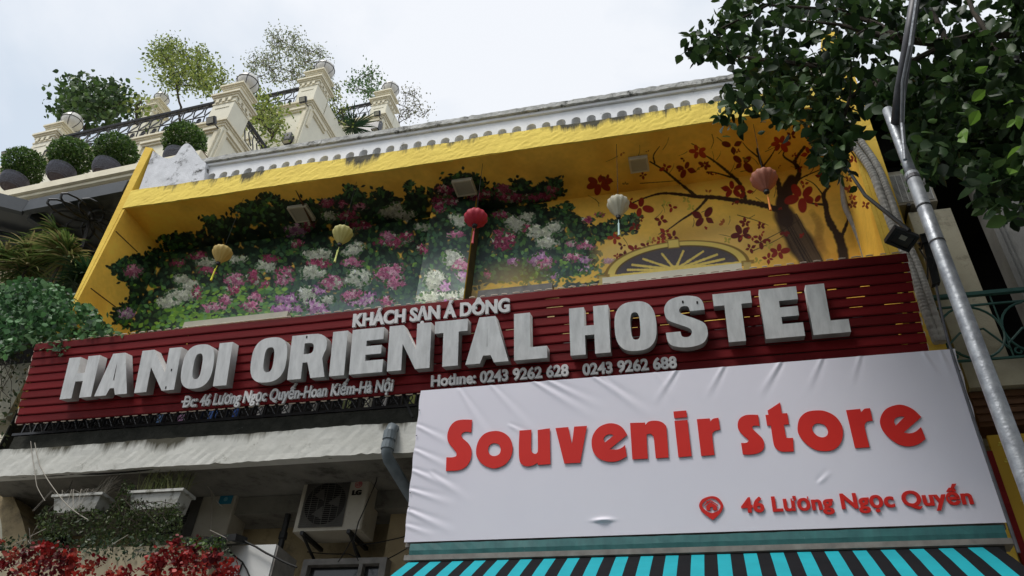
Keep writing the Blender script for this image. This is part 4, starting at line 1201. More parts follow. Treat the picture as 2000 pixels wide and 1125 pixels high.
# red cut-out letters, traced outlines placed on the banner face
def ub(px, py):
    p = atP(px, py, bp_(0, 0, .02), BN); return (p[0], (p - BQ) @ BV)
def zc(reg, sc):                       # crop coordinates to photo pixels
    return lambda p: ((reg[0] + p[0] / sc, reg[1] + p[1] / sc) + tuple(p[2:]))
A1 = zc((850, 770), 5.0); A2_ = zc((1240, 770), 6.667); A3 = zc((1530, 760), 6.667)
RED = [
 (A1, [[(357, 245, 1), (349, 368, 1), (300, 362), (262, 375), (253, 405), (275, 435), (320, 475), (350, 535), (345, 625), (300, 700), (225, 738), (101, 746, 1), (106, 612, 1), (165, 612), (200, 600), (203, 570), (175, 530), (125, 465), (115, 395), (140, 315), (190, 262), (260, 244)]]),
 (A1, [[(590, 354), (670, 375), (730, 430), (753, 520), (735, 610), (680, 680), (600, 716), (540, 716), (460, 680), (405, 610), (397, 530), (425, 440), (490, 375)], [(575, 474), (618, 488), (637, 535), (620, 582), (572, 600), (530, 582), (513, 535), (532, 490)]]),
 (A1, [[(820, 350, 1), (937, 342, 1), (935, 470), (936, 545), (962, 576), (990, 570), (1000, 530), (998, 345, 1), (1117, 328, 1), (1123, 678, 1), (1000, 686, 1), (997, 664, 1), (960, 686), (900, 700), (850, 685), (820, 640), (814, 520)]]),
 (A1, [[(1172, 326, 1), (1297, 316, 1), (1333, 485, 1), (1355, 312, 1), (1480, 304, 1), (1414, 665, 1), (1258, 672, 1)]]),
 (A1, [[(1875, 392, 1), (1700, 532, 1), (1770, 536), (1820, 518), (1852, 490, 1), (1870, 602, 1), (1790, 645), (1700, 655), (1610, 630), (1548, 570), (1525, 480), (1540, 390), (1600, 315), (1690, 280), (1770, 288), (1830, 325)], [(1655, 468, 1), (1742, 398, 1), (1710, 386), (1668, 396), (1643, 430)]]),
 (A2_, [[(-65, 368, 1), (130, 362, 1), (136, 392, 1), (180, 350), (260, 338), (340, 352), (395, 395), (412, 450), (438, 818, 1), (270, 828, 1), (246, 580), (228, 530), (195, 508), (165, 515), (152, 545), (168, 832, 1), (-35, 842, 1)]]),
 (A2_, [[(513, 342, 1), (683, 328, 1), (738, 800, 1), (565, 815, 1)], [(500, 218, 1), (668, 205, 1), (680, 292, 1), (510, 306, 1)]]),
 (A2_, [[(805, 318, 1), (975, 308, 1), (982, 348, 1), (1020, 312), (1088, 300, 1), (1110, 455, 1), (1050, 468), (1012, 500), (1010, 560), (1036, 785, 1), (862, 798, 1)]]),
 (A2_, [[(1605, 262, 1), (1624, 408, 1), (1570, 402), (1535, 410), (1532, 440), (1580, 490), (1660, 570), (1685, 640), (1670, 715), (1600, 762), (1500, 780), (1405, 776, 1), (1382, 628, 1), (1440, 628), (1475, 610), (1470, 580), (1400, 520), (1350, 455), (1338, 380), (1365, 310), (1430, 270), (1510, 260)]]),
 (A2_, [[(1890, 100, 1), (1915, 242, 1), (1985, 240, 1), (2008, 385, 1), (1940, 390, 1), (1968, 540), (1985, 562), (2060, 562, 1), (2070, 738, 1), (1980, 742), (1900, 738), (1840, 700), (1805, 630), (1770, 402, 1), (1722, 402, 1), (1700, 262, 1), (1740, 262, 1), (1728, 205, 1), (1800, 160)]]),
 (A3, [[(450, 270), (560, 285), (680, 350), (760, 460), (778, 580), (745, 700), (660, 780), (540, 802), (410, 780), (290, 700), (205, 590), (185, 490), (215, 370), (310, 290)], [(470, 440), (540, 465), (582, 540), (565, 600), (510, 622), (440, 600), (385, 540), (380, 490), (410, 450)]]),
 (A3, [[(818, 268, 1), (1002, 250, 1), (1014, 295, 1), (1060, 250), (1130, 240, 1), (1165, 405, 1), (1095, 415), (1062, 455), (1068, 520), (1125, 750, 1), (935, 762, 1)]]),
 (A3, [[(1800, 355, 1), (1570, 558, 1), (1640, 570), (1720, 550), (1795, 487, 1), (1855, 642, 1), (1760, 710), (1630, 740), (1490, 705), (1350, 600), (1272, 480), (1265, 370), (1330, 260), (1450, 205), (1560, 200), (1690, 255)], [(1465, 468, 1), (1585, 352, 1), (1520, 350), (1460, 375), (1444, 420)]]),
]
for tr, outs in RED:
    polys = []
    for o_ in outs:
        pts = spline([tr(p) for p in o_], 6)
        polys.append([ub(p[0], p[1]) for p in pts])
    me = outline_mesh('letter', polys, .005, bp_(0, 0, .006), X_, BV, BN, [M['banner_red']])
    shift_mesh(me, ORG[BA.name]); mesh_obj('letter', me, BA)
p0, p1 = ub(1449, 1000), ub(1902, 981)
text_letters('46 Lương Ngọc Quyến', bp_(p0[0], p0[1], .006), X_, BV, BN, p1[0] - p0[0], .118, .005, M['banner_red'], BA, fat=.026, track=1.04, bold=.002)
A7 = zc((1360, 950), 6.667)
pin = [(200, 122), (290, 150), (350, 240), (325, 320), (270, 385), (213, 432, 1), (140, 380), (65, 315), (35, 240), (80, 160)]
pin_h = [(200, 150), (270, 180), (312, 240), (290, 305), (200, 342), (120, 305), (75, 240), (120, 180)]
def pm(name, outs):
    me = outline_mesh(name, [[ub(p[0], p[1]) for p in spline([A7(p) for p in o_], 6)] for o_ in outs], .005, bp_(0, 0, .006), X_, BV, BN, [M['banner_red']])
    shift_mesh(me, ORG[BA.name]); mesh_obj(name, me, BA)
pm('pin_symbol', [pin, pin_h])
pm('house_symbol', [[(126, 250, 1), (185, 200, 1), (265, 245, 1), (270, 303, 1), (218, 303, 1), (214, 265, 1), (180, 265, 1), (180, 305, 1), (130, 305, 1)]])
pm('house_symbol', [[(98, 238, 1), (132, 205, 1), (130, 182, 1), (146, 182, 1), (150, 192, 1), (183, 172, 1), (285, 236, 1), (278, 245, 1), (184, 188, 1), (104, 247, 1)]])

# ---- teal band of the awning box below the banner
AB = thing('awning', (-.3, 6.0, 3.9), 'folding shop awning with cyan and black stripes under the white banner', 'awning')
tb = MB(); n = 60; vs = []
ya, za = 6.10, 4.035
for i in range(n + 1):
    x = -2.56 + (1.93 + 2.56) * i / n
    for (dy, dz) in ((0, 0), (-.005, -.06), (.004, -.115), (.06, -.118)):
        vs.append((x, ya + dy + random.uniform(-.002, .002), za + dz + random.uniform(-.002, .002)))
tb.add(vs, [(i * 4 + a, (i + 1) * 4 + a, (i + 1) * 4 + a + 1, i * 4 + a + 1) for i in range(n) for a in range(3)])
tb.add([(-2.56, ya, za), (-2.56, ya + .1, za), (-2.56, ya + .1, za - .12), (-2.56, ya, za - .12)], [(0, 1, 2, 3)])
tb.add([(1.93, ya, za), (1.93, ya + .1, za), (1.93, ya + .1, za - .12), (1.93, ya, za - .12)], [(3, 2, 1, 0)])
tb.build('teal_band', M['teal'], AB)
MB().box(-2.57, 1.94, 6.03, 6.18, 3.87, 3.912).build('awning_box', M['grey_metal'], AB)
MB().box(-2.52, 1.88, 6.06, 6.2, 3.80, 3.868).build('roller', M['dark_metal'], AB)
cn = MB(); ns = 23; xa, xb = -2.53, 1.83
prof = [(6.04, 3.855), (5.80, 3.69), (5.5, 3.47), (5.2, 3.24), (4.95, 3.05)]
for s_ in range(ns * 2):
    x0 = xa + (xb - xa) * s_ / (ns * 2); x1 = xa + (xb - xa) * (s_ + 1) / (ns * 2)
    vs = []
    for (y, z) in prof:
        for q in range(4):
            x = x0 + (x1 - x0) * q / 3
            vs.append((x, y, z - .006 * math.sin(x * 9) ** 2 * (6.04 - y)))
    cn.add(vs, [(r * 4 + q, r * 4 + q + 1, r * 4 + q + 5, r * 4 + q + 4) for r in range(4) for q in range(3)], s_ % 2)
    vs = [(x0, 4.95, 3.05), (x1, 4.95, 3.05), (x1, 4.94, 2.85), ((x0 + x1) / 2, 4.94, 2.82), (x0, 4.94, 2.85)]
    cn.add(vs, [(0, 4, 3, 2, 1)], s_ % 2)
cn.build('awning_cloth', [M['cyan'], M['stripe_black']], AB)
ar = MB()
for x in (-2.45, 1.75): ar.tube([(x, 6.05, 3.35), (x, 5.5, 3.0), (x, 4.97, 3.03)], .018, 6)
ar.tube([(xa, 4.955, 3.045), (xb, 4.955, 3.045)], .02, 6)
ar.build('awning_arm', M['grey_metal'], AB)

# ================================================================== LANTERNS
def lantern(px, py, Y, r, hgt, shape, col, col2, tcol, lab, tilt=0.0):
    top = atY(px, py, Y)
    t = thing('silk_lantern', (top[0], top[1], top[2]), lab, 'lantern', 'silk lanterns hanging in the balcony')
    m = mat('silk_' + str(px), col, .55, col2, 9, vec_scale=(1, 1, .4), trans=.35, bump=.15, bump_scale=40)
    mt_ = mat('tassel_' + str(px), tcol, .7, None, 9)
    z0 = top[2]
    prof = []
    for i in range(15):
        a = i / 14
        if shape == 'drop': rr = r * float(np.interp(a, [0, .05, .12, .22, .32, .45, .6, .75, .9, 1], [.30, .62, .84, .98, 1.0, .93, .76, .55, .34, .24]))
        else: rr = max(r * math.sin(PI * (a * .94 + .03)) ** .62, r * .25)
        prof.append((rr, z0 - a * hgt))
    MB().lathe(prof, (top[0], top[1], 0), 48, rib=.10, ribs=12).build('silk_shade', m, t, smooth=True)
    MB().lathe([(r * .22, z0 + .012), (r * .24, z0 - .012)], (top[0], top[1], 0), 12).lathe([(r * .22, z0 - hgt + .01), (r * .2, z0 - hgt - .03), (.006, z0 - hgt - .05)], (top[0], top[1], 0), 12).build('cap', M['dark_metal'], t)
    b = np.array([top[0], top[1], z0 - hgt - .05]); d = np.array([tilt, -.02, -1.0])
    MB().tube([b, b + d * .05], .004, 5).lathe([(.004, b[2] - .05), (.013, b[2] - .065), (.01, b[2] - .09), (.012, b[2] - .20), (.015, b[2] - .25)], (b[0] + tilt * .1, b[1], 0), 8).build('tassel', mt_, t)
    MB().tube([(top[0], top[1], z0), (top[0], top[1], ZS - .01)], .003, 4).build('string', M['wire'], t)
lantern(438, 484, 6.62, .135, .26, 'drop', (.62, .47, .17), (.52, .38, .12), (.75, .72, .05), 'sand coloured drop lantern with yellow tassel, leftmost of the row', -.1)
lantern(672, 446, 6.62, .135, .27, 'drop', (.58, .54, .22), (.48, .44, .16), (.72, .78, .25), 'olive yellow drop lantern before the pink painted blossoms', -.05)
lantern(931, 412, 6.62, .15, .24, 'round', (.56, .06, .09), (.42, .035, .06), (.6, .10, .12), 'round crimson lantern hanging before the pier', -.02)
lantern(1207, 388, 6.62, .135, .29, 'drop', (.62, .60, .48), (.50, .48, .38), (.55, .75, .72), 'off white drop lantern with pale turquoise tassel', 0)
lantern(1490, 338, 6.62, .155, .29, 'drop', (.52, .23, .15), (.40, .15, .10), (.78, .26, .05), 'salmon brown lantern with orange tassel before the painted tree', .05)

# ================================================================== CEILING LAMPS
for (px, py, lab, w) in ((588, 419, 'square ceiling lamp with thin dark wedge, left of the three', .15), (907, 368, 'square framed ceiling lamp above the round crimson lantern', .14), (1248, 323, 'pale square ceiling lamp right of the centre, above the white lantern', .12)):
    p = atZ(px, py, ZS - .05)
    t = thing('ceiling_lamp', (p[0], p[1], ZS), lab, 'lamp', 'square lamps under the balcony soffit')
    b_ = MB(); d = .022
    b_.box(p[0] - w, p[0] + w, p[1] - w, p[1] + w, ZS - .04, ZS - .002)
    b_.box(p[0] - w, p[0] + w, p[1] - w, p[1] - w + d, ZS - .055, ZS - .041); b_.box(p[0] - w, p[0] + w, p[1] + w - d, p[1] + w, ZS - .055, ZS - .041)
    b_.box(p[0] - w, p[0] - w + d, p[1] - w + d, p[1] + w - d, ZS - .055, ZS - .041); b_.box(p[0] + w - d, p[0] + w, p[1] - w + d, p[1] + w - d, ZS - .055, ZS - .041)
    b_.build('frame', M['beige_trim'], t)
    MB().box(p[0] - w + d, p[0] + w - d, p[1] - w + d, p[1] + w - d, ZS - .048, ZS - .0405).build('diffuser', M['lamp_lens'], t)
    if px == 588:
        a, b = atZ(577, 372, ZS - .003), atZ(612, 432, ZS - .01)
        MB().prism([a, b, b - (0, 0, .10)], (.012, 0, 0)).build('dark_wedge', M['brown_wood'], t)  # thin dark triangle hanging from the soffit by this lamp

# ================================================================== DRAIN PIPE, AIR CONDITIONERS, WIRES
dp = MB(); p = atY(762, 836, 6.26); r = .055
pts = [(p[0], 6.50, p[2] + .03), (p[0], 6.40, p[2] + .05), (p[0], 6.30, p[2] + .02), (p[0], 6.28, p[2] - .05), (p[0], 6.28, 5.0), (p[0] + .01, 6.32, 4.95), (p[0] + .26, 6.9, 4.55), (p[0] + .33, 7.05, 4.3), (p[0] + .34, 7.1, 3.2)]
DPp = thing('drain_pipe', (p[0], 6.3, 3.2), 'grey plastic drain pipe with an elbow over the white ledge beside the banner', 'pipe')
dp.tube(pts, r, 12); dp.build('pipe', M['pvc'], DPp, smooth=True)
MB().tube([(p[0], 6.28, p[2] - .03), (p[0], 6.28, p[2] - .12)], r * 1.16, 12).tube([(p[0], 6.28, 5.10), (p[0], 6.28, 5.03)], r * 1.16, 12).build('pipe_joint', M['pvc'], DPp)

def ac_unit(name, x0, x1, y0, y1, z0, z1, lab, logo=False, sticker=False, gx=(.07, .70), bars='unit_grille'):
    t = thing(name, ((x0 + x1) / 2, (y0 + y1) / 2, z0), lab, 'air conditioner')
    w, h = x1 - x0, z1 - z0
    bx = MB(); bv = .012
    sec = [(x0 + bv, y0), (x1 - bv, y0), (x1, y0 + bv), (x1, y1), (x0, y1), (x0, y0 + bv)]
    bx.prism([(a, b, z0) for a, b in sec], (0, 0, h))
    bx.box(x0 - .006, x1 + .006, y0 - .004, y1 + .006, z1 + .001, z1 + .014)
    bx.build('casing', M['unit_white'], t)
    ga, gb = x0 + gx[0] * w, x0 + gx[1] * w; gc = (ga + gb) / 2; zc_ = z0 + h * .48; gh = h * .42
    g = MB(); g.box(ga, gb, y0 - .003, y0 - .001, zc_ - gh, zc_ + gh); g.build('grille_panel', M['unit_grille'], t)
    f = MB(); f.lathe([(min(gb - ga, 2 * gh) * .47, 0), (min(gb - ga, 2 * gh) * .47, .003)], (0, 0, 0), 32)
    f.v = [np.array((gc + v[0], y0 - .004 - v[2], zc_ + v[1])) for v in f.v]
    f.build('fan_opening', M['soft_black'], t)
    fb2 = MB()
    for a in range(3):
        w0 = a * 2.094
        fb2.add([(gc + .03 * math.cos(w0), y0 - .008, zc_ + .03 * math.sin(w0)), (gc + .17 * math.cos(w0 - .3), y0 - .009, zc_ + .17 * math.sin(w0 - .3)), (gc + .17 * math.cos(w0 + .5), y0 - .0085, zc_ + .17 * math.sin(w0 + .5))], [(0, 1, 2)])
    fb2.build('fan_blades', M['unit_grille'], t)
    gr = MB(); k = 24
    for i in range(k + 1):
        z = zc_ - gh + 2 * gh * i / k; gr.box(ga, gb, y0 - .016, y0 - .013, z - .0022, z + .0022)
    for i in range(7):
        x = ga + (gb - ga) * i / 6; gr.box(x - .003, x + .003, y0 - .013, y0 - .010, zc_ - gh, zc_ + gh)
    gr.build('fan_grille', M[bars], t)
    for x in (x0 + .12, x1 - .12):
        br = MB()
        br.box(x - .018, x + .018, y0 - .02, y1 + .14, z0 - .04, z0 - .003)
        br.tube([(x, y0 + .02, z0 - .03), (x, y1 + .13, z0 - .20)], .016, 5)
        br.build('bracket', M['dark_metal'], t)
    if logo:
        lx, lz = x0 + w * .845, z0 + h * .80
        f = MB(); f.lathe([(.042, 0), (.042, .002)], (0, 0, 0), 24); f.v = [np.array((lx + v[0], y0 - .002 - v[2], lz + v[1])) for v in f.v]
        f.build('round_emblem', mat('emblem_red', (.42, .12, .12), .6), t)
        e = MB()
        e.tube([(lx + .028 * math.cos(a), y0 - .005, lz + .028 * math.sin(a)) for a in np.linspace(PI * .5, PI * 2.0, 14)], .0025, 4)
        e.tube([(lx - .004, y0 - .005, lz + .014), (lx - .004, y0 - .005, lz - .012), (lx + .008, y0 - .005, lz - .012)], .0025, 4)
        e.lathe([(.0045, 0), (.0045, .001)], (0, 0, 0), 8); e.v[-16:] = [np.array((lx - .016 + v[0], y0 - .005 - v[2], lz + .010 + v[1])) for v in e.v[-16:]]
        e.build('emblem_line', M['unit_white'], t)
        text_letters('LG', (lx - .050, y0 - .001, lz - .115), X_, Z_, -Y_, .095, .052, .003, M['soft_black'], t, fat=.035)
    if sticker:
        MB().box(x1 - .20, x1 - .04, y0 - .004, y0 - .001, z1 - .16, z1 - .05).build('blue_label', mat('label_blue', (.02, .20, .32), .5), t)
        f = MB(); f.lathe([(.025, 0), (.025, .002)], (0, 0, 0), 16); f.v = [np.array((x1 - .12 + v[0], y0 - .005 - v[2], z1 - .105 + v[1])) for v in f.v]
        f.build('label_ring', mat('label_pale', (.15, .4, .5), .5), t)
    return t
a, b, c, d = atY(590, 936, 6.98), atY(722, 926, 6.98), atY(577, 1036, 6.98), atY(706, 1040, 6.98)
ac_unit('air_conditioner', (a[0] + c[0]) / 2, (b[0] + d[0]) / 2, 6.98, 7.30, (c[2] + d[2]) / 2 + .01, (a[2] + b[2]) / 2 + .02, 'cream outdoor air conditioner with round pink emblem, on brackets beside the black pipe', logo=True, gx=(.08, .72))
a, b = atY(300, 962, 7.15), atY(418, 1052, 7.15)
ac_unit('air_conditioner', a[0] + .0, b[0] + .12, 7.15, 7.45, b[2] + .0, a[2] - .02, 'shadowed air conditioner with blue label behind the hanging planters', sticker=True, gx=(.02, .62))
# black waste pipe left of the unit
p0, p1 = atY(582, 928, 7.25), atY(549, 1062, 7.25)
WP = thing('waste_pipe', (p0[0], 7.3, 3), 'thin black pipe running down left of the cream air conditioner', 'pipe')
MB().tube([(p0[0], 7.25, 5.03), (p1[0] + .0, 7.25, p1[2]), (p1[0], 7.25, 3.2)], .032, 8).build('pipe', M['dark_metal'], WP)
MB().tube([(p1[0], 7.25, p1[2] + .12), (p1[0], 7.25, p1[2] + .05)], .045, 8).build('pipe_joint', M['dark_metal'], WP)

def cable(pts, r, name, lab, m='wire', k=8):
    P = pts
    out = []
    for i in range(len(P) - 1):
        a, b = np.array(P[i]), np.array(P[i + 1])
        for j in range(4): out.append(a + (b - a) * j / 4 - np.array([0, 0, .02 * math.sin(PI * j / 4) * np.linalg.norm(b - a)]))
    out.append(np.array(P[-1]))
    return MB().tube(out, r, 5).build(name, M[m], label=lab, cat='cable')
def yy(l, Y): return [atY(x, y, Y) for (x, y) in l]
cable(yy([(0, 932), (60, 930), (145, 925), (240, 923), (340, 908), (450, 902), (560, 898), (680, 890), (745, 882)], 6.42), .009, 'cable', 'black cable sagging along the underside of the white ledge')
cable(yy([(745, 884), (742, 900), (735, 940), (718, 980), (700, 1020), (690, 1060)], 6.9), .006, 'cable', 'thin cable dropping down across the cream air conditioner')
cable(yy([(576, 930), (600, 924), (680, 918), (725, 916), (738, 932)], 6.92), .013, 'cable', 'thick black cable lying along the top of the cream air conditioner')
cable(yy([(690, 1065), (720, 1062), (760, 1055), (800, 1045)], 7.2), .006, 'cable', 'thin wire crossing the tan wall below the cream air conditioner')
cable(yy([(600, 1078), (680, 1082), (740, 1100), (800, 1068)], 7.25), .006, 'cable', 'thin wire over the window top beside the awning')
cable(yy([(745, 990), (755, 972), (780, 965), (800, 960)], 7.3), .006, 'cable', 'loose wire curl on the tan wall left of the banner')
cable(yy([(686, 1055), (672, 1080), (660, 1098)], 7.1), .005, 'cable', 'left of two short wires hanging under the cream air conditioner')
cable(yy([(688, 1055), (692, 1075), (700, 1095)], 7.1), .005, 'cable', 'right of two short wires hanging under the cream air conditioner')
cable(yy([(398, 942), (410, 945), (414, 970), (414, 1000), (411, 1035)], 7.0), .006, 'cable', 'pale tube hanging down over the shadowed air conditioner', 'pale_wire')
cable(yy([(376, 940), (400, 942), (414, 960), (424, 980), (436, 992)], 6.9), .005, 'cable', 'pale tube curling right of the shadowed air conditioner', 'pale_wire')
cable(yy([(60, 862), (68, 920), (72, 950), (88, 978)], 6.32), .004, 'cable', 'left of two pale hanging wires in front of the white ledge', 'pale_wire')
cable(yy([(68, 865), (78, 910), (108, 958), (135, 990), (172, 1015)], 6.30), .005, 'cable', 'right of two pale wires swinging from the ledge to the left planter', 'pale_wire')
cable(yy([(788, 770), (795, 790), (806, 815)], 6.36), .012, 'cable', 'short dark strut between the red sign and the banner corner')

# white cabinet with black cords at the lower left
q0, q1, q2 = atY(424, 1070, 6.55), atY(540, 1063, 6.55), atY(400, 1125, 6.55)
WB = thing('white_cabinet', (q1[0] - .3, 6.6, q1[2] - 1), 'plain white box panel behind the red flowers, under the shadowed wall', 'cabinet')
MB().box(q0[0] - 1.1, q1[0], 6.55, 6.95, q1[2] - 1.1, q1[2]).build('panel', M['white_sheet'], WB)
MB().box(q1[0] + .003, q1[0] + .02, 6.56, 6.95, q1[2] - 1.1, q1[2] - .01).build('side_panel', M['grey_metal'], WB)
cable(yy([(441, 1070), (474, 1098), (464, 1128)], 6.53), .008, 'cord', 'black cord crossing the white box panel down to the left')
cable(yy([(474, 1098), (482, 1112), (490, 1130)], 6.525), .008, 'cord', 'short black cord running down right on the white box panel')
cable(yy([(466, 1050), (500, 1068), (540, 1090), (580, 1108)], 6.5), .010, 'cord', 'black cord slanting right from the small flood lamp over the white panel')
p = atY(440, 1056, 6.45)
FL_ = thing('flood_lamp', (p[0], 6.45, p[2]), 'small dark flood lamp lying above the red flowers', 'lamp')
MB().obox(p, (.17, 0, .012), (0, .10, .02), (0, -.006, .03)).build('housing', M['dark_metal'], FL_)
MB().obox(p + (.02, -.03, -.034), (.10, 0, .008), (0, .05, .01), (0, 0, .003)).build('lens', M['lamp_lens'], FL_)

# ================================================================== HANGING PLANTERS, VINES AND BOUGAINVILLEA
def planter(px0, py0, px1, py1, Y, lab):
    a, b = atY(px0, py0, Y), atY(px1, py1, Y)
    x0, x1, z = a[0], b[0], (a[2] + b[2]) / 2
    t = thing('hanging_planter', ((x0 + x1) / 2, Y + .1, z - .2), lab, 'planter', 'white trough planters under the ledge')
    MB().prism([(x0 + .02, Y, z), (x1 - .02, Y, z), (x1 - .06, Y + .03, z - .155), (x0 + .06, Y + .03, z - .155)], (0, .19, 0)).build('trough', M['planter_white'], t)
    MB().box(x0 - .01, x1 + .01, Y - .02, Y + .21, z + .002, z + .03).build('rim', M['planter_white'], t)
    w = MB()
    for x in (x0 + .05, x1 - .05): w.tube([(x, Y + .1, z + .03), (x, Y + .1, 5.02)], .004, 4)
    w.build('hanging_wire', M['wire'], t)
    return x0, x1, z
pl1 = planter(103, 973, 200, 967, 6.42, 'white trough planter with bare twigs, left one under the ledge')
pl2 = planter(252, 966, 358, 959, 6.42, 'white trough planter overgrown by green grass and vine, right one under the ledge')
GV = [(.05, .085, .025), (.08, .12, .035), (.035, .06, .02), (.11, .15, .05), (.06, .07, .03)]
def vine(name, pxpoly, Y0, Y1, n, size, cols, lab, cat='vine', kind_='small', twigs=14, mt='foliage', var=.3, droop=.6, group=None):
    pts = []
    for (x, y) in rnd_in(pxpoly, n): pts.append(atY(x, y, random.uniform(Y0, Y1)))
    pts = np.array(pts); c = pts.mean(0)
    t = thing(name, (c[0], c[1], pts[:, 2].min()), lab, cat, group)
    leaves('leaves', pts, size, pick(cols, n, var), M[mt], t, kind_, droop, kind='stuff')
    if twigs:
        tb_ = MB(); top = pts[np.argsort(-pts[:, 2])[:max(3, n // 12)]]
        for _ in range(twigs):
            a = top[random.randrange(len(top))]; b = pts[random.randrange(n)]
            m = (a + b) / 2 + RNG.normal(size=3) * .05
            tb_.tube([a, m, b], .004, 4)
        tb_.build('twigs', M['bark'], t, kind='stuff')
    return t
vine('trailing_vine', [(75, 1040), (70, 1010), (90, 985), (110, 1000), (160, 985), (200, 995), (190, 1020), (150, 1045), (90, 1055)], 6.3, 6.6, 900, .035, GV, 'green vine spilling around the left trough planter')
vine('trailing_vine', [(150, 1060), (190, 1020), (225, 975), (245, 935), (262, 945), (255, 990), (300, 1010), (350, 990), (355, 1050), (345, 1060), (170, 1066)], 6.3, 6.6, 2200, .034, GV, 'dense green vine under the right trough planter')
vine('trailing_vine', [(262, 972), (300, 978), (352, 985), (356, 1030), (300, 1035), (255, 1000)], 6.28, 6.40, 420, .03, GV, 'leafy vine tips hanging over the face of the right trough planter', twigs=10)
gl = MB()
for _ in range(130):
    x = random.uniform(pl2[0] + .05, pl2[1] - .05); b = np.array([x, 6.42 + random.uniform(.02, .15), pl2[2] + .02]); h = random.uniform(.12, .34); dx, dy = random.uniform(-.14, .14), random.uniform(-.1, .1)
    gl.tube([b, b + (dx * .4, dy * .4, h * .7), b + (dx, dy, h * (1 if random.random() < .6 else .75))], [.003, .0025, .001], 3)
gl.build('grass_tuft', mat('grass_green', (.10, .14, .035), .7, (.16, .15, .06), 9), label='thin green grass growing up from the right trough planter', cat='grass', kind='stuff')
tw = MB()
for _ in range(26):
    x = random.uniform(pl1[1] - .22, pl1[1] - .05); b = np.array([x, 6.5, pl1[2] + .02]); d = np.array([random.uniform(.05, .3), random.uniform(-.08, .08), random.uniform(.1, .27)])
    tw.tube([b, b + d * .5 + (0, 0, .03), b + d], .0025, 3)
for _ in range(14):
    x = random.uniform(pl1[0], pl1[1]); b = np.array([x, 6.40, pl1[2] + .03]); tw.tube([b, b + (random.uniform(-.1, .1), -.03, .03), b + (random.uniform(-.15, .15), -.05, -.2)], .0025, 3)
tw.build('dry_twigs', M['pale_wire'], label='dry pale twigs fanning from the left trough planter', cat='twigs', kind='stuff')
vine('climbing_vine', [(355, 1058), (430, 1048), (440, 1058), (420, 1072), (350, 1078)], 6.3, 6.45, 260, .04, [(.13, .24, .03), (.10, .20, .03), (.17, .28, .06)], 'bright green creeper left of the small flood lamp', twigs=2)
RD = [(.30, .018, .018), (.20, .010, .014), (.40, .03, .022), (.11, .008, .012), (.48, .09, .06)]
def flowermass():
    pts = []; cl = []
    cents = []
    while len(cents) < 125:
        x = random.uniform(-30, 455); top = 1073 + 14 * math.sin(x / 31) + (22 if 120 < x < 330 else 0) + (12 if x > 420 else 0) - (10 if x < 100 else 0)
        y = top + 70 * random.random()
        if 240 < x < 300 and random.random() < .45: continue
        if 150 < x < 330 and y > 1098 and random.random() < .55: continue
        cents.append((x, y))
    for (x, y) in cents:
        c = atY(x, y, random.uniform(5.85, 6.2)); k = random.randint(16, 34)
        pts.append(c + RNG.normal(size=(k, 3)) * .032); cc = np.array(random.choice(RD)); cl.append(np.clip(cc * RNG.uniform(.7, 1.3, (k, 1)), 0, 1))
    return np.vstack(pts), np.vstack(cl)
pts, cl = flowermass()
BG = thing('bougainvillea', (-5.5, 6, 3.4), 'red bougainvillea blossom filling the lower left corner', 'flowers')
leaves('blossoms', pts, .040, cl, M['foliage'], BG, 'round', .2, kind='stuff')
n = 900
gp = np.array([atY(random.uniform(-20, 450), random.uniform(1048, 1090), random.uniform(6.05, 6.4)) for _ in range(n)])
leaves('leaves', gp, .045, pick([(.03, .06, .025), (.05, .09, .035), (.09, .12, .08), (.02, .04, .02)], n), M['foliage'], BG, 'small', .2, kind='stuff')
tb_ = MB()
for _ in range(24):
    a = atY(random.uniform(-20, 450), random.uniform(1055, 1100), 6.2); tb_.tube([a, a + RNG.normal(size=3) * .06, a + RNG.normal(size=3) * .12], .003, 4)
tb_.build('twigs', M['pale_wire'], BG, kind='stuff')
a, b = atY(-60, 1080, 6.35), atY(440, 1080, 6.35)
MB().box(a[0], q1[0] - .55, 6.42, 6.5, 3.0, b[2] + .12).build('flower_wall', M['plaster_far'], label='pale low wall behind the red bougainvillea', cat='wall')

# ================================================================== LEFT NEIGHBOUR: CREAM VILLA WITH ROOF TERRACES
VA = math.radians(-2.63)
VX = np.array([math.cos(VA), math.sin(VA), 0]); VY = np.array([-math.sin(VA), math.cos(VA), 0])
def vt(p): return VX * p[0] + VY * p[1] + Z_ * p[2]
def PV(x, y, D):
    d = ray(x, y); P = CAM + d * D / (d @ VY); return np.array([P @ VX, P @ VY, P[2]])
def VM():
    m = MB(); m.T = vt; return m
VI = thing('villa', vt((-12, 10, 0)), 'cream villa with stepped roof terraces and moulded pillars left of the yellow facade', 'building')
E_A, E_B, E_C = -10.33, -10.88, -10.42
VM().box(-17, E_A, 9.0, 13.5, 10.5, 15.12).build('block_wall', M['cream'], VI)
VM().box(-17, E_B, 12.0, 18, 12, 19.72).build('block_wall', M['cream'], VI)
VM().box(-17, E_C, 15.0, 21, 14, 22.6).build('block_wall', M['cream'], VI)
def frame(m, x0, x1, y, z0, z1, w=.10, d=.05):
    m.box(x0, x1, y - d, y - .001, z1 - w, z1); m.box(x0 + w * .3, x1 - w * .3, y - d * 1.9, y - d - .001, z1 - w * .45, z1 + .015)
    m.box(x1 - w, x1, y - d, y - .001, z0, z1 - w - .001); m.box(x0, x0 + w, y - d, y - .001, z0, z1 - w - .001)
def sframe(m, x, y0, y1, z0, z1, w=.10, d=.05):
    m.box(x + .001, x + d, y0, y1, z1 - w, z1); m.box(x + d + .001, x + d * 1.9, y0 + w * .3, y1 - w * .3, z1 - w * .45, z1 + .015)
    m.box(x + .001, x + d, y0, y0 + w, z0, z1 - w - .001)
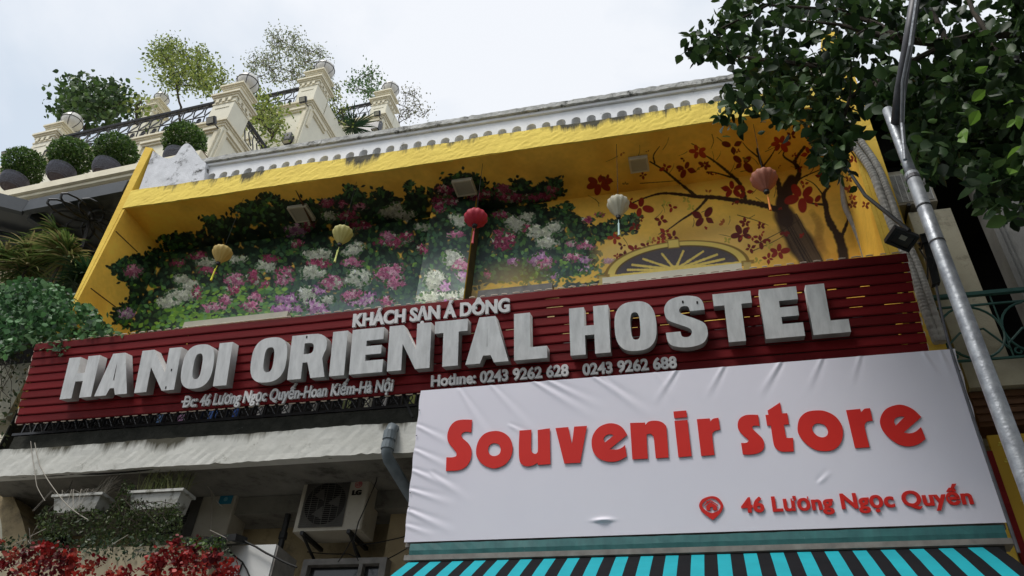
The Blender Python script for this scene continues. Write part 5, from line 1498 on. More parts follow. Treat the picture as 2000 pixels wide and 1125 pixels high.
def cornice(m, x0, x1, y0, y1, z, s=1.0):
    """stepped cap running round the front and right side"""
    for (o_, a, b) in ((.03, 0, .06), (.06, .061, .10), (.10, .101, .16)):
        m.box(x0 - o_ * s, x1 + o_ * s, y0 - o_ * s, y1 + o_ * s, z + a * s, z + b * s)
def pillar(x0, x1, y, z0, z1, parent, s=1.0, dep=None):
    """pillar with capital, neck brackets, upper block and cap; x1 is its right edge, y its front"""
    w = x1 - x0; dep = dep or w
    m = VM(); m.box(x0, x1, y, y + dep, z0, z1 - .62 * s)
    # panel grooves
    for (xx0, xx1) in ((x0 + w * .18, x1 - w * .18),):
        m.box(xx0, xx1, y - .015, y - .001, z0 + .02, z0 + .06); m.box(xx0, xx1, y - .015, y - .001, z1 - .95 * s, z1 - .92 * s)
    m.box(x1 + .001, x1 + .015, y + dep * .2, y + dep * .8, z0 + .02, z0 + .06)
    m.build('pillar_shaft', M['cream'], parent)
    c = VM(); z = z1 - .62 * s
    c.box(x0 - .02, x1 + .02, y - .02, y + dep + .02, z - .16, z - .12)
    for k in (0, 1, 2):
        c.box(x0 + w * (.12 + .28 * k), x0 + w * (.26 + .28 * k), y - .05, y - .021, z - .13, z - .01)
        c.box(x1 + .021, x1 + .05, y + dep * (.12 + .28 * k), y + dep * (.26 + .28 * k), z - .13, z - .01)
    cornice(c, x0, x1, y, y + dep, z, s)
    z2 = z + .161 * s
    c.box(x0 + w * .1, x1 - w * .1, y + w * .1, y + dep - w * .1, z2, z2 + .26 * s)
    cornice(c, x0 + w * .1, x1 - w * .1, y + w * .1, y + dep - w * .1, z2 + .261 * s, s * .9)
    c.build('pillar_cap', M['cream_trim'], parent)
    return z2 + .261 * s + .15 * s
def globe(x, y, z, r, lab):
    o = vt((x, y, z))
    t = thing('globe_lamp', o, lab, 'lamp', 'globe lamps on the villa pillars')
    prof = [(r * .35, -.02), (r * .42, .03)] + [(r * math.cos(a), .03 + r * .95 + r * math.sin(a)) for a in np.linspace(-1.1, 1.45, 12)] + [(.01, .05 + 1.95 * r)]
    MB().lathe(prof, o, 24).build('globe', M['globe'], t, smooth=True)
    g = MB()
    for k in range(6):
        a = k * PI / 3; g.tube([o + np.array([r * 1.02 * math.cos(b) * math.cos(a), r * 1.02 * math.cos(b) * math.sin(a), .03 + r * .95 + r * 1.02 * math.sin(b)]) for b in np.linspace(-1.1, 1.4, 8)], .009, 4)
    g.tube([o + np.array([r * 1.03 * math.cos(a), r * 1.03 * math.sin(a), .03 + r * .95]) for a in np.linspace(0, 2 * PI, 19)], .010, 4)
    g.lathe([(.03, 1.95 * r), (.02, 2.05 * r), (.008, 2.3 * r)], o, 8)
    g.build('cage', M['iron'], t)
def iron_rail(name, p0, p1, z0, h, lab, bow=.16, step=.30, out=None):
    """curved belly balusters with scrolls between p0 and p1 (villa frame); out is the outward direction"""
    p0, p1 = np.array(p0, float), np.array(p1, float); L_ = np.linalg.norm(p1 - p0); e = (p1 - p0) / L_
    out = np.array(out, float)
    t = thing(name, vt(((p0[0] + p1[0]) / 2, (p0[1] + p1[1]) / 2, z0)), lab, 'railing', 'wrought iron railings of the villa terraces')
    P = lambda s_, o_, z: np.array([*(p0 + e * s_ + out * o_), z0 + z])
    m = VM(); m.tube([P(0, 0, h), P(L_, 0, h)], .05, 6); m.tube([P(0, 0, h - .12), P(L_, 0, h - .12)], .022, 5)
    m.tube([P(0, bow * .4, .03), P(L_, bow * .4, .03)], .028, 5); m.tube([P(0, bow, .30), P(L_, bow, .30)], .016, 5)
    m.build('rail', M['iron'], t)
    n = int(L_ / step)
    for i in range(n + 1):
        s_ = L_ * i / max(1, n)
        b_ = VM()
        b_.tube([P(s_, 0, h - .12), P(s_, .02, h * .7), P(s_, bow * .6, h * .5), P(s_, bow, .32), P(s_, bow * .9, .14), P(s_, bow * .4, .03)], .018, 4)
        if i < n:
            d = L_ / n; c = s_ + d / 2
            for sg in (-1, 1):
                pts = [P(c + sg * d * .22 * (1 - a / 9) * math.cos(a * .9), bow * .85, .17 + d * .40 * (1 - a / 11) * math.sin(a * .9) * sg) for a in range(9)]
                b_.tube(pts, .019, 4)
            b_.tube([P(c, .03, h - .12), P(c - d * .15, .05, h * .72), P(c + d * .05, bow * .5, h * .55), P(c + d * .25, bow * .8, .42)], .016, 4)
            b_.tube([P(c + d * .2 * math.cos(a), 0, h - .06 + .05 * math.sin(a)) for a in np.linspace(0, 2 * PI, 8)], .013, 4)
        b_.build('baluster', M['iron'], t)
# front terrace A
ztop = 15.12
tr = VM()
cornice(tr, -17, E_A, 9.0, 13.5, ztop, 1.0); frame(tr, -12.5, E_A - .05, 9.0, 13.5, 15.02); sframe(tr, E_A, 9.05, 11.6, 13.3, 15.02)
tr.build('moulding', M['cream_trim'], VI)
zc1 = pillar(E_A - .58, E_A, 9.0, ztop + .17, 16.78, VI); globe(E_A - .20, 9.31, zc1 + .10, .27, 'largest cream globe lamp, on the near pillar behind the front railing')
x_ = PV(85, 280, 9.0)[0]
zc1 = pillar(x_ - .35, x_ + .23, 9.0, ztop + .17, 16.85, VI); globe(x_ + .02, 9.31, zc1 + .10, .27, 'globe lamp half hidden by leaves at the far left pillar')
q = PV(300, 190, 12.5)
zc1 = pillar(q[0] - .25, q[0] + .3, 12.5, 15.2, q[2] - .05, VI); globe(q[0], 12.8, zc1 + .12, .25, 'globe lamp on the middle pillar behind the front railing')
VM().box(-17, x_ - 1.2, 8.9, 9.0, 10, 15.1)
iron_rail('iron_railing', (x_ + .3, 9.12), (E_A - .64, 9.12), ztop + .17, 1.0, 'long wrought iron terrace railing above the round clipped bushes', out=(0, -1))
iron_rail('iron_railing', (E_A - .12, 9.68), (E_A - .12, 13.2), ztop - .05, 1.05, 'wrought iron side railing slanting down right of the near pillar', out=(1, 0), step=.34)
# terrace B
tr = VM(); ztop = 19.72
cornice(tr, -17, E_B, 12.0, 18, ztop, 1.1); frame(tr, -13.0, E_B - .05, 12.0, 17.8, 19.60, .12); sframe(tr, E_B, 12.05, 12.9, 18.9, 19.60, .12)
for k in range(7): tr.box(-13.6, -12.55, 11.94, 11.999, 17.1 + k * .26, 17.22 + k * .26)
tr.build('moulding', M['cream_trim'], VI)
zc1 = pillar(E_B - .62, E_B, 12.0, ztop + .18, 21.55, VI, 1.1); globe(E_B - .22, 12.31, zc1 + .10, .30, 'globe lamp on the tallest pillar in front of the pale sparse tree')
iron_rail('iron_railing', (-14.0, 12.12), (E_B - .64, 12.12), ztop + .18, 1.0, 'wrought iron railing on the middle terrace left of the tallest pillar', out=(0, -1))
sw = VM(); sw.box(E_B - .25, E_B, 12.66, 18, ztop + .18, ztop + .9); sw.build('side_wall', M['cream'], VI)
# terrace C
tr = VM(); ztop = 22.6
cornice(tr, -17, E_C, 15.0, 21, ztop, 1.1); frame(tr, -12.2, E_C - .05, 15.0, 20.8, 22.48, .13); sframe(tr, E_C, 15.05, 16.0, 21.6, 22.48, .13)
tr.build('moulding', M['cream_trim'], VI)
zc1 = pillar(E_C - .6, E_C, 15.0, ztop + .18, 24.25, VI, 1.1); globe(E_C - .22, 15.3, zc1 + .10, .30, 'globe lamp on the right hand villa pillar')
iron_rail('iron_railing', (-12.4, 15.12), (E_C - .62, 15.12), ztop + .18, 1.0, 'short wrought iron railing on the far terrace beside the right hand pillar', out=(0, -1))
sw = VM(); sw.box(E_C - .25, E_C, 15.62, 21, ztop + .18, ztop + .9); sw.build('side_wall', M['cream'], VI)
q = PV(843, 246, 18); VM().box(q[0] - .45, q[0] + .45, 18, 18.9, 20, q[2] - .1).build('pillar_shaft', M['cream_trim'], VI); globe(q[0], 18.4, q[2] - .1, .20, 'small globe lamp just showing over the white parapet')
# dark window, lamps on the terrace walls
a, b = PV(700, 252, 14.9), PV(738, 268, 14.9)
VM().box(a[0], b[0], 14.86, 14.995, b[2] - .1, a[2] + .15).build('window', M['black_panel'], VI)
for (px, py, D, lab) in ((563, 272, 11.9, 'black box lamp on the middle terrace wall'), (735, 250, 14.8, 'black box lamp beside the dark window of the far terrace')):
    a = PV(px, py, D); t = thing('wall_lamp', vt(a), lab, 'lamp')
    VM().box(a[0] - .13, a[0] + .13, D - .12, D + .09, a[2] - .14, a[2] + .14).build('housing', M['iron'], t)
    VM().box(a[0] - .09, a[0] + .09, D - .10, D + .0, a[2] - .16, a[2] - .142).build('lens', M['lamp_lens'], t)
for (px, py, D, lab) in ((413, 236, 8.7, 'small flood lamp below the long terrace railing, by the near pillar'), (592, 195, 11.7, 'small flood lamp at the foot of the tallest pillar'), (737, 222, 14.7, 'small flood lamp at the foot of the right hand pillar'), (12, 302, 8.6, 'small flood lamp at the left end above the bushes')):
    a = PV(px, py, D); t = thing('flood_lamp', vt(a), lab, 'lamp', 'small flood lamps on the villa')
    m = VM(); m.obox(a, (.11, 0, 0), (0, .03, .02), (0, -.045, .075)); m.tube([a, a + (0, .3, .05)], .015, 5); m.build('housing', M['iron'], t)
    VM().obox(a + (0, -.045, -.035), (.08, 0, 0), (0, .004, .003), (0, -.034, .052)).build('lens', M['lamp_lens'], t)
# lower cornice with the potted bushes
zk = 11.36; ck = VM()
for (y, a, b) in ((7.0, .24, .40), (7.06, .17, .235), (7.13, .08, .165), (7.2, .02, .075), (7.28, -.08, .015), (7.34, -.22, -.085)):
    ck.box(-17, -8.3, y, 9.5, zk - .2 + a, zk - .2 + b)
ck.build('lower_cornice', M['cream_trim'], VI)
VM().box(-17, -8.3, 7.05, 9.2, zk + .201, zk + .225).build('gutter_strip', M['brown_wood'], VI)
def bush(px, py, D, r, n, lab, pot=True, zpot=None):
    c = PV(px, py, D); o = vt(c)
    t = thing('potted_bush', vt((c[0], D, (zpot if zpot else c[2] - r))), lab, 'bush', 'clipped round bushes on the villa cornice')
    tips = blob(o, (r * .75, r * .75, r * .72), 26, .6); sb_ = MB(); branches(sb_, o - (0, 0, r * .95), tips, .022, .004); sb_.build('stems', M['bark'], t)
    pts = np.vstack([blob(o, (r * 1.08, r * 1.08, r), n, .72), blob(o, (r * .8,) * 3, n // 3, .2)])
    k = pts.shape[0]; lob = 1 + .05 * np.sin(pts[:, 0] * 13 + pts[:, 1] * 11) * np.cos(pts[:, 2] * 15); pts = o + (pts - o) * lob[:, None]
    leaves('foliage', pts, r * .15, pick([(.07, .14, .025), (.10, .19, .035), (.04, .09, .02), (.15, .25, .05)], k, .3), M['foliage'], t, 'small', -.5, kind='stuff')
    if pot:
        m = MB(); b = o - (0, 0, r * .98)
        m.lathe([(r * .40, -r * .62), (r * .58, -r * .45), (r * .66, -r * .15), (r * .62, r * .02), (r * .56, r * .06)], b, 24)
        m.build('basket_pot', M['basket'], t, smooth=True)
        w = MB()
        for k in range(9):
            zz = -r * .6 + r * .64 * k / 8; rr = r * (.42 + .25 * math.sin(min(1.0, (k + 1) / 7) * PI * .55)); w.tube([b + np.array([rr * math.cos(a), rr * math.sin(a), zz]) for a in np.linspace(0, 2 * PI, 21)], .011, 4)
        w.build('basket_weave', M['basket_rib'], t)
bush(46, 326, 7.35, .37, 3600, 'leftmost clipped round bush in a woven grey pot')
bush(137, 307, 7.35, .375, 3600, 'second clipped round bush from the left in a woven grey pot')
bush(225, 299, 7.35, .37, 3600, 'third clipped round bush, next to the yellow side fin')
bush(361, 279, 7.30, .36, 3600, 'clipped round bush rising behind the scrolled parapet end', pot=True)
# dark glass canopy under the cornice
CA = thing('glass_canopy', vt((-10, 6.8, 10)), 'black framed glass canopy with scroll ironwork under the villa cornice', 'canopy')
A_, B_, C_ = PV(-30, 384, 6.75), PV(50, 406, 6.5), PV(246, 371, 6.5)
_w = atZ(-30, 386, vt(B_)[2]); A_ = np.array([_w @ VX, _w @ VY, B_[2]]); A_ = A_ + (A_ - B_) * 1.5; C_[2] = B_[2]
D_ = np.array([C_[0] + .25, 7.6, C_[2] + .15])
cf = VM()
def beam(a, b, h, d):
    a, b = np.array(a), np.array(b); e = b - a; e /= np.linalg.norm(e); s_ = np.cross(e, Z_); s_ /= np.linalg.norm(s_)
    cf.obox((a + b) / 2, (b - a) / 2, s_ * d, Z_ * h)
beam(A_, B_, .13, .05); beam(B_ + (.05, 0, .0), C_, .13, .05); beam(C_ + (.05, .05, 0), D_, .12, .05)
beam(B_ + (.05, .1, -.1), (B_[0] + .9, 8.7, B_[2] - .25), .07, .05); beam((A_[0], 8.7, B_[2] - .3), (C_[0], 8.7, B_[2] - .3), .08, .05)
beam(A_ + (0, .9, -.15), B_ + (.5, 1.1, -.15), .05, .04)
cf.build('canopy_frame', M['canopy_frame'], CA)
m = VM(); m.prism([A_ + (0, 0, -.02), B_ + (0, .05, -.02), C_ + (0, .05, -.02), np.array([C_[0], 8.8, C_[2] - .02]), np.array([A_[0], 8.8, A_[2] - .02])], (0, 0, .03)); m.build('canopy_glass', M['black_panel'], CA)
sc = VM(); zc0 = (vt(C_))[2] - .16; _w = atZ(176, 430, zc0); cc = np.array([_w @ VX, _w @ VY, zc0])
for k in range(9):
    a0 = k * 2 * PI / 9
    for rr in (.60,):
        pts = []
        for s_ in np.linspace(0, PI * 2, 12):
            u = rr * (.5 - .5 * math.cos(s_)) ; v = rr * .30 * math.sin(s_)
            pts.append(cc + np.array([math.cos(a0) * u - math.sin(a0) * v, (math.sin(a0) * u + math.cos(a0) * v) * 1.15, .0 - .12 * u]))
        sc.tube(pts, .020, 4)
sc.tube([cc, cc + (0, .1, -.5)], .03, 5)
sc.build('scroll_ironwork', M['iron'], CA)
# recessed balcony behind the plants, and the wall below
VM().box(-17, -8.3, 8.9, 9.2, 4, 10.5).build('recess_wall', M['soft_black'], VI)  # near-black colour carries the shade under the canopy
VM().box(-17, -8.12, 7.2, 8.9, 3.0, 6.9).build('lower_wall', M['cream'], VI)
m = VM()
for (z, d) in ((6.9, .10), (6.72, .06), (6.2, .05), (5.6, .04)): m.box(-17, -8.12, 7.2 - d, 7.199, z - .10, z)
m.build('moulding', M['cream_trim'], VI)
VM().box(-8.5, -8.1, 7.05, 7.15, 3, 5.35).build('rain_channel', M['ledge_dark'], VI)

# ---- rooftop trees
def tree(name, base, crown_px, D, n, size, cols, lab, kind_='small', spread=.8, tipn=60, r0=.05, var=.3, droop=.1, cat='tree', group=None, jit=.12, mt='foliage'):
    base = vt(PV(base[0], base[1], D)); tips = []
    for (x, y, rx, ry) in crown_px:
        k = max(3, int(tipn * rx * ry / sum(c[2] * c[3] for c in crown_px)))
        for _ in range(k):
            a, d = random.uniform(0, 6.28), random.random() ** .5
            tips.append(vt(PV(x + rx * d * math.cos(a), y + ry * d * math.sin(a), D + random.uniform(-spread, spread))))
    t = thing(name, base, lab, cat, group)
    sb_ = MB(); branches(sb_, base, tips, r0, .011, .16); sb_.build('trunk', M['bark'], t)
    tips = np.array(tips); idx = RNG.integers(0, len(tips), n)
    pts = tips[idx] + RNG.normal(size=(n, 3)) * jit * (1 + RNG.uniform(0, 1, (n, 1)))
    leaves('crown', pts, size, pick(cols, n, var), M[mt], t, kind_, droop, kind='stuff')
LGRN = [(.28, .34, .06), (.20, .27, .05), (.36, .42, .10), (.10, .15, .03)]
G3 = 'small trees on the villa roof terraces'
tree('roof_tree', (352, 240), [(345, 105, 38, 26), (330, 135, 34, 28), (372, 120, 36, 26), (400, 150, 40, 26), (360, 160, 44, 22), (305, 110, 22, 12), (420, 165, 26, 16), (325, 90, 22, 14)], 11.0, 4600, .10, LGRN, 'light green roof tree with a dense leaning crown behind the front railing', tipn=150, group=G3, jit=.10)
tree('roof_tree', (590, 205), [(560, 120, 52, 46), (520, 130, 40, 30), (610, 130, 40, 40), (560, 85, 34, 24), (540, 65, 16, 14), (640, 180, 22, 30), (500, 120, 20, 12)], 14.0, 3900, .085, [(.30, .34, .16), (.20, .25, .11), (.38, .38, .24), (.14, .17, .08)], 'tall pale sparse roof tree behind the tallest pillar', tipn=260, jit=.085, group=G3, r0=.06)
tree('roof_tree', (165, 265), [(165, 185, 48, 28), (130, 200, 32, 28), (200, 200, 40, 26), (235, 195, 20, 26), (180, 220, 50, 22), (225, 175, 18, 12)], 10.3, 2300, .16, [(.05, .10, .025), (.08, .14, .035), (.03, .06, .02), (.10, .17, .05)], 'broad leaved dark green roof tree at the left end of the terrace', 'ovate', tipn=110, jit=.11, group=G3)
tree('roof_tree', (715, 205), [(712, 165, 26, 24), (730, 180, 20, 18), (690, 165, 14, 14), (728, 140, 6, 12)], 16.5, 700, .12, [(.05, .12, .03), (.08, .16, .04), (.12, .20, .06)], 'small dark green roof tree left of the right hand pillar', tipn=50, group=G3)
tree('roof_tree', (780, 250), [(800, 200, 26, 26), (815, 215, 26, 16), (790, 225, 14, 14), (805, 175, 8, 10)], 17.5, 420, .09, [(.22, .22, .14), (.30, .28, .2), (.15, .17, .08)], 'thin bare looking roof tree right of the right hand pillar', tipn=70, jit=.10, group=G3, r0=.035)
tree('leafy_shrub', (530, 260), [(508, 200, 18, 18), (520, 225, 24, 24), (535, 250, 14, 26), (500, 215, 14, 14), (492, 180, 12, 10)], 10.8, 1500, .10, LGRN, 'light green shrub spilling over the side railing right of the near pillar', tipn=70, cat='shrub', jit=.12)
tree('leafy_shrub', (268, 245), [(272, 210, 10, 12), (275, 195, 6, 10)], 10.5, 120, .16, LGRN, 'small light shrub beside the middle globe pillar', tipn=12, cat='shrub')
tree('leafy_shrub', (660, 240), [(655, 205, 10, 22), (670, 225, 10, 14)], 13.4, 300, .10, LGRN, 'yellowish creeper on the side of the tallest pillar block', tipn=24, cat='shrub')
def blades(o, n, L_, cols, name, lab, cat='plant', up=.6, w=.03, parent=None, droop=.9, fan=None):
    m = MB()
    for _ in range(n):
        a = random.uniform(0, 2 * PI) if fan is None else random.uniform(*fan)
        el_ = random.uniform(up - .6, up + .7); l = L_ * random.uniform(.6, 1.1)
        d = np.array([math.cos(a) * math.cos(el_), math.sin(a) * math.cos(el_), math.sin(el_)])
        s_ = np.cross(d, Z_); s_ /= np.linalg.norm(s_) + 1e-6; pts = []
        vs = []
        for k in range(6):
            t_ = k / 5; p_ = o + d * l * t_ - Z_ * l * droop * .5 * t_ * t_; ww = w * (1 - t_) ** .6 * (0.6 + t_) if k < 5 else .001
            vs += [p_ - s_ * ww, p_ - Z_ * ww * .3, p_ + s_ * ww]
        c = tuple(np.array(random.choice(cols)) * random.uniform(.6, 1.3))
        m.add(vs, [(k * 3 + q, k * 3 + q + 1, k * 3 + q + 4, k * 3 + q + 3) for k in range(5) for q in (0, 1)], 0, c)
    return m
PG = [(.02, .06, .025), (.03, .08, .03), (.015, .04, .02)]
o = vt(PV(688, 248, 14.0)); pt = thing('palm_plant', o, 'dark spiky palm between the two right hand pillars', 'plant')
blades(o, 70, .95, PG, '', '', up=.4, w=.03, droop=.3).build('fronds', M['foliage'], pt, kind='stuff')

# ---- dracaenas, shrub and creepers in front of the villa
DGc = [(.12, .20, .05), (.18, .25, .07), (.28, .28, .10), (.06, .11, .03), (.36, .30, .14)]
for i, (px, py, Y, n, L_, lab) in enumerate(((125, 500, 6.95, 120, .62, 'tallest long leaved dracaena clump beside the yellow side fin'), (55, 520, 6.9, 110, .60, 'middle dracaena clump with brownish leaf tips above the green shrub'),
                                         (5, 505, 6.8, 90, .55, 'dracaena clump cut by the left edge of the photo'), (165, 540, 7.0, 90, .50, 'low dark dracaena clump tucked against the yellow side fin'), (90, 480, 7.2, 80, .5, 'high dracaena clump under the canopy ironwork'))):
    o = atY(px, py, Y); t = thing('dracaena', o - (0, 0, .9), lab, 'plant', 'long leaved dracaenas on the villa balcony')
    m = blades(o, n, L_, DGc if i != 3 else PG, '', '', up=.35, w=.022, droop=.9)
    for k in range(3):
        m2 = blades(o + RNG.normal(size=3) * (.16, .1, .12), n // 2, L_ * .8, DGc if i != 3 else PG, '', '', up=.3, w=.02, droop=.9)
        b = len(m.v); m.v += m2.v; m.f += [tuple(b + q for q in f) for f in m2.f]; m.mi += m2.mi; m.c += m2.c
    m.build('blades', M['foliage'], t, kind='stuff')
    MB().tube([o + (-.05, 0, -1.1), o + (.03, 0, -.6), o], [.03, .026, .02], 6).build('stem', M['bark'], t)
n = 3600
SH = [(0, 560), (40, 545), (90, 550), (130, 565), (150, 590), (175, 595), (200, 620), (215, 648), (255, 655), (150, 660), (130, 668), (105, 690), (60, 668), (30, 690), (-20, 700), (-20, 560)]
pts = np.array([atY(x, y, random.uniform(6.0, 6.9)) for (x, y) in rnd_in(SH, n)])
t = thing('green_shrub', (-8.4, 6.4, 5.4), 'leafy green shrub hanging over the left end of the red sign', 'shrub')
leaves('foliage', pts, .068, pick([(.08, .20, .07), (.12, .28, .10), (.05, .13, .05), (.20, .36, .17), (.03, .08, .03)], n, .3), M['foliage'], t, 'round', .5, kind='stuff')
sb_ = MB(); branches(sb_, (-8.3, 6.6, 5.5), pts[:60], .03, .005); sb_.build('stems', M['bark'], t)
MB().box(-9.4, -8.13, 6.55, 6.9, 5.9, 6.7).build('planter_box', M['stone_cream'], label='pale planter box under the green shrub at the left edge', cat='planter')
vine('creeper', [(0, 690), (40, 680), (62, 690), (50, 740), (30, 800), (10, 870), (-20, 880), (-20, 690)], 6.2, 6.5, 170, .06, [(.05, .08, .03), (.09, .10, .04), (.03, .05, .02), (.16, .15, .08)], 'thin creeper climbing the cream wall left of the red sign', cat='creeper', twigs=12)
vine('creeper', [(100, 680), (128, 660), (132, 692), (112, 696)], 6.02, 6.10, 46, .06, [(.10, .2, .09), (.16, .24, .14)], 'few hanging leaves over the corner of the red sign', cat='creeper', twigs=3)

# ================================================================== RIGHT NEIGHBOUR
NB = thing('right_building', (3.5, 7.4, 0), 'dark old building with cream pillar and shaded balcony right of the yellow facade', 'building')
MB().box(2.30, 2.72, 6.98, 7.3, 5.97, 7.90).build('pillar', M['stone_cream'], NB)
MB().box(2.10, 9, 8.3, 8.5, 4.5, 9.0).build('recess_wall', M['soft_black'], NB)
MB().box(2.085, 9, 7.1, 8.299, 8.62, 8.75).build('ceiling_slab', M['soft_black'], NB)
MB().box(2.30, 9, 6.95, 8.29, 5.66, 5.965).build('balcony_slab', M['stone_cream'], NB)
MB().box(2.30, 9, 7.02, 7.25, 5.30, 5.655).build('wooden_fascia', M['brown_wood'], NB)
for k in range(4): MB().box(2.30, 9, 7.0, 7.018, 5.34 + k * .08, 5.385 + k * .08).build('fascia_board', M['brown_wood'], NB)
MB().box(2.085, 9, 7.4, 7.6, 2, 5.3).build('shop_wall', M['stone_cream'], NB)
zt_ = atY(1850, 185, 7.0)[2]; MB().box(2.09, 8.0, 7.0, 8.29, 8.76, zt_).build('upper_wall', M['soft_black'], NB)
ev = MB(); ev.prism([(2.09, 6.3, 9.35), (2.09, 7.0, 9.9), (2.09, 7.0, 10.0), (2.09, 6.3, 9.45)], (6, 0, 0)); ev.build('roof_eave', M['soft_black'], NB)
a = atY(1892, 352, 6.9); b = atY(1990, 560, 6.9)
gc_ = MB(); x0 = (a[0] + b[0]) / 2
gc_.box(x0, x0 + .05, 6.86, 7.09, 5.97, 8.6); gc_.box(x0 + .052, x0 + .11, 6.90, 7.09, 5.97, 8.6); gc_.box(x0 + .112, x0 + .9, 6.94, 7.09, 5.97, 8.6)
gc_.build('grey_column', M['grey_col'], NB)
# green wrought iron balcony rail
GR = thing('green_railing', (3.0, 6.7, 6), 'green wrought iron balcony railing behind the steel pole', 'railing')
z1 = atY(1900, 575, 6.75)[2]; z2 = atY(1950, 700, 6.75)[2]; zm = atY(1950, 592, 6.75)[2]
g = MB(); g.box(2.1, 6, 6.73, 6.77, z1 - .02, z1 + .02); g.box(2.1, 6, 6.74, 6.76, z2 - .01, z2 + .01); g.box(2.1, 6, 6.74, 6.76, zm - .008, zm + .008); g.build('rail', M['green_iron'], GR)
x = 2.15
while x < 5:
    b_ = MB(); h = zm - z2; w = .52
    for sg in (-1, 1):
        pts = [(x + w / 2 + sg * (w / 2) * math.cos(a_) * (1 if a_ < 2.6 else .8), 6.75, z2 + h * .5 + h * .48 * math.sin(a_ * sg if False else a_) * (1)) for a_ in np.linspace(-1.4, 1.5, 14)]
        b_.tube(pts, .012, 5)
    b_.tube([(x, 6.75, z2 + h * .25), (x + w * .3, 6.75, z2 + h * .5), (x + w * .7, 6.75, z2 + h * .55), (x + w, 6.75, z2 + h * .15)], .011, 5)
    b_.tube([(x + .06 + .05 * (1 - a_ / 9) * math.cos(a_), 6.75, z2 + .06 + .05 * (1 - a_ / 9) * math.sin(a_)) for a_ in np.linspace(0, 7, 14)], .010, 5)
    b_.tube([(x + w, 6.75, z2), (x + w, 6.75, z1)], .008, 4)
    b_.build('scroll_panel', M['green_iron'], GR); x += w
g = MB(); g.tube([(2.12, 6.74, z2 - .1), (2.12, 6.74, z1 + .02)], .014, 5); g.build('post', M['green_iron'], GR)
# white grille air conditioner up in the shade
a, b = atY(1742, 345, 6.95), atY(1795, 405, 6.95)
ac_unit('air_conditioner', 2.20, 2.62, 6.95, 7.25, 8.0, 8.5, 'white grille air conditioner in the dark gap between pole and yellow fin', gx=(.04, .92), bars='letter_white')
# ochre shop banner with yellow marks at the right edge
a, b, c = atY(1935, 850, 6.85), atY(2000, 1120, 6.85), atY(1925, 850, 6.85)
OB = thing('ochre_banner', (2.7, 6.85, 3), 'ochre yellow banner with small yellow marks at the lower right edge', 'banner')
MB().box(a[0] - .03, 4.2, 6.85, 6.88, 2.6, a[2] - .0).build('banner_sheet', M['ochre'], OB)
MB().box(a[0] - .09, a[0] - .033, 6.84, 6.88, 2.6, a[2] - .15).build('red_border', M['red_slat'], OB)
mk = MB()
for i in range(10):
    for j in range(3):
        x = a[0] + .05 + j * .22 + random.uniform(-.03, .03); z = a[2] - .10 - i * .16 + random.uniform(-.03, .03)
        for q in range(3): mk.box(x + q * .012, x + q * .012 + .02, 6.843, 6.849, z + .02 * (q % 2), z + .02 * (q % 2) + .013)
mk.build('printed_mark', M['ochre_mark'], OB)

# ---- ribbed hoses down the right fin
def hose(px, Y, r, lab, m='hose', ribs=True, g='conduits on the yellow side fin'):
    pts = [atY(x, y, Y + dy) for (x, y, dy) in px]; P = spline3(pts)
    t = thing('conduit_hose', P[-1], lab, 'hose', g)
    if ribs:
        Q = [P[0]]; 
        for p_ in P[1:]:
            if np.linalg.norm(p_ - Q[-1]) > .018: Q.append(p_)
        rs = [r * (1.0 if k % 2 else .89) for k in range(len(Q))]
        MB().tube(Q, rs, 10).build('hose', M[m], t, smooth=False)
    else: MB().tube(P, r, 8).build('hose', M[m], t, smooth=True)
def spline3(P, k=24):
    P = [np.array(p) for p in P]; out = []; n = len(P)
    for i in range(n - 1):
        p1, p2 = P[i], P[i + 1]; p0 = P[i - 1] if i else p1 * 2 - p2; p3 = P[i + 2] if i < n - 2 else p2 * 2 - p1
        for j in range(k):
            t = j / k; out.append(.5 * (2 * p1 + (p2 - p0) * t + (2 * p0 - 5 * p1 + 4 * p2 - p3) * t * t + (3 * p1 - p0 - 3 * p2 + p3) * t ** 3))
    out.append(P[-1]); return out
hose([(1632, 215, 0), (1662, 275, 0), (1700, 330, 0), (1722, 385, 0), (1742, 440, 0), (1778, 520, 0), (1805, 600, 0), (1832, 672, 0)], 6.42, .042, 'left ribbed grey hose running down the right yellow fin')
hose([(1648, 215, 0), (1676, 268, 0), (1712, 322, 0), (1736, 380, 0), (1757, 440, 0), (1792, 520, 0), (1818, 595, 0), (1842, 668, 0)], 6.42, .040, 'right ribbed grey hose running down the right yellow fin')
hose([(1640, 225, 0), (1644, 300, 0), (1646, 350, 0), (1650, 400, 0), (1668, 440, 0), (1684, 480, 0), (1695, 520, 0)], 7.35, .035, 'brownish grey hose in the inner corner by the painted tree', ribs=False)
hose([(1572, 225, 0), (1600, 262, 0), (1610, 275, 0)], 6.45, .022, 'short pale tube among the leaves at the beam end', m='letter_white', ribs=False)

# ================================================================== FLOODLIGHT ON ITS ARM
p = atY(1772, 466, 5.9)
FT = thing('floodlight', p, 'black floodlight tilted downward beside the top right corner of the red sign', 'floodlight')
ax = np.array([.80, .15, -.35]); ax /= np.linalg.norm(ax); nrm = np.array([-.30, -.80, -.52]); nrm -= ax * (nrm @ ax); nrm /= np.linalg.norm(nrm); up_ = np.cross(nrm, ax)
hw, hh = .150, .105
TL_, TR_, BR_, BL_ = atY(1738, 438, 5.76), atY(1786, 455, 5.86), atY(1782, 494, 6.04), atY(1736, 473, 5.94)
p = (TL_ + TR_ + BR_ + BL_) / 4; ax = (TR_ - TL_ + BR_ - BL_) / 4; hw = np.linalg.norm(ax); ax /= hw
up_ = (TL_ - BL_ + TR_ - BR_) / 4; up_ -= ax * (up_ @ ax); hh = np.linalg.norm(up_); up_ /= hh
nrm = np.cross(ax, up_); nrm = nrm if nrm @ (CAM - p) > 0 else -nrm
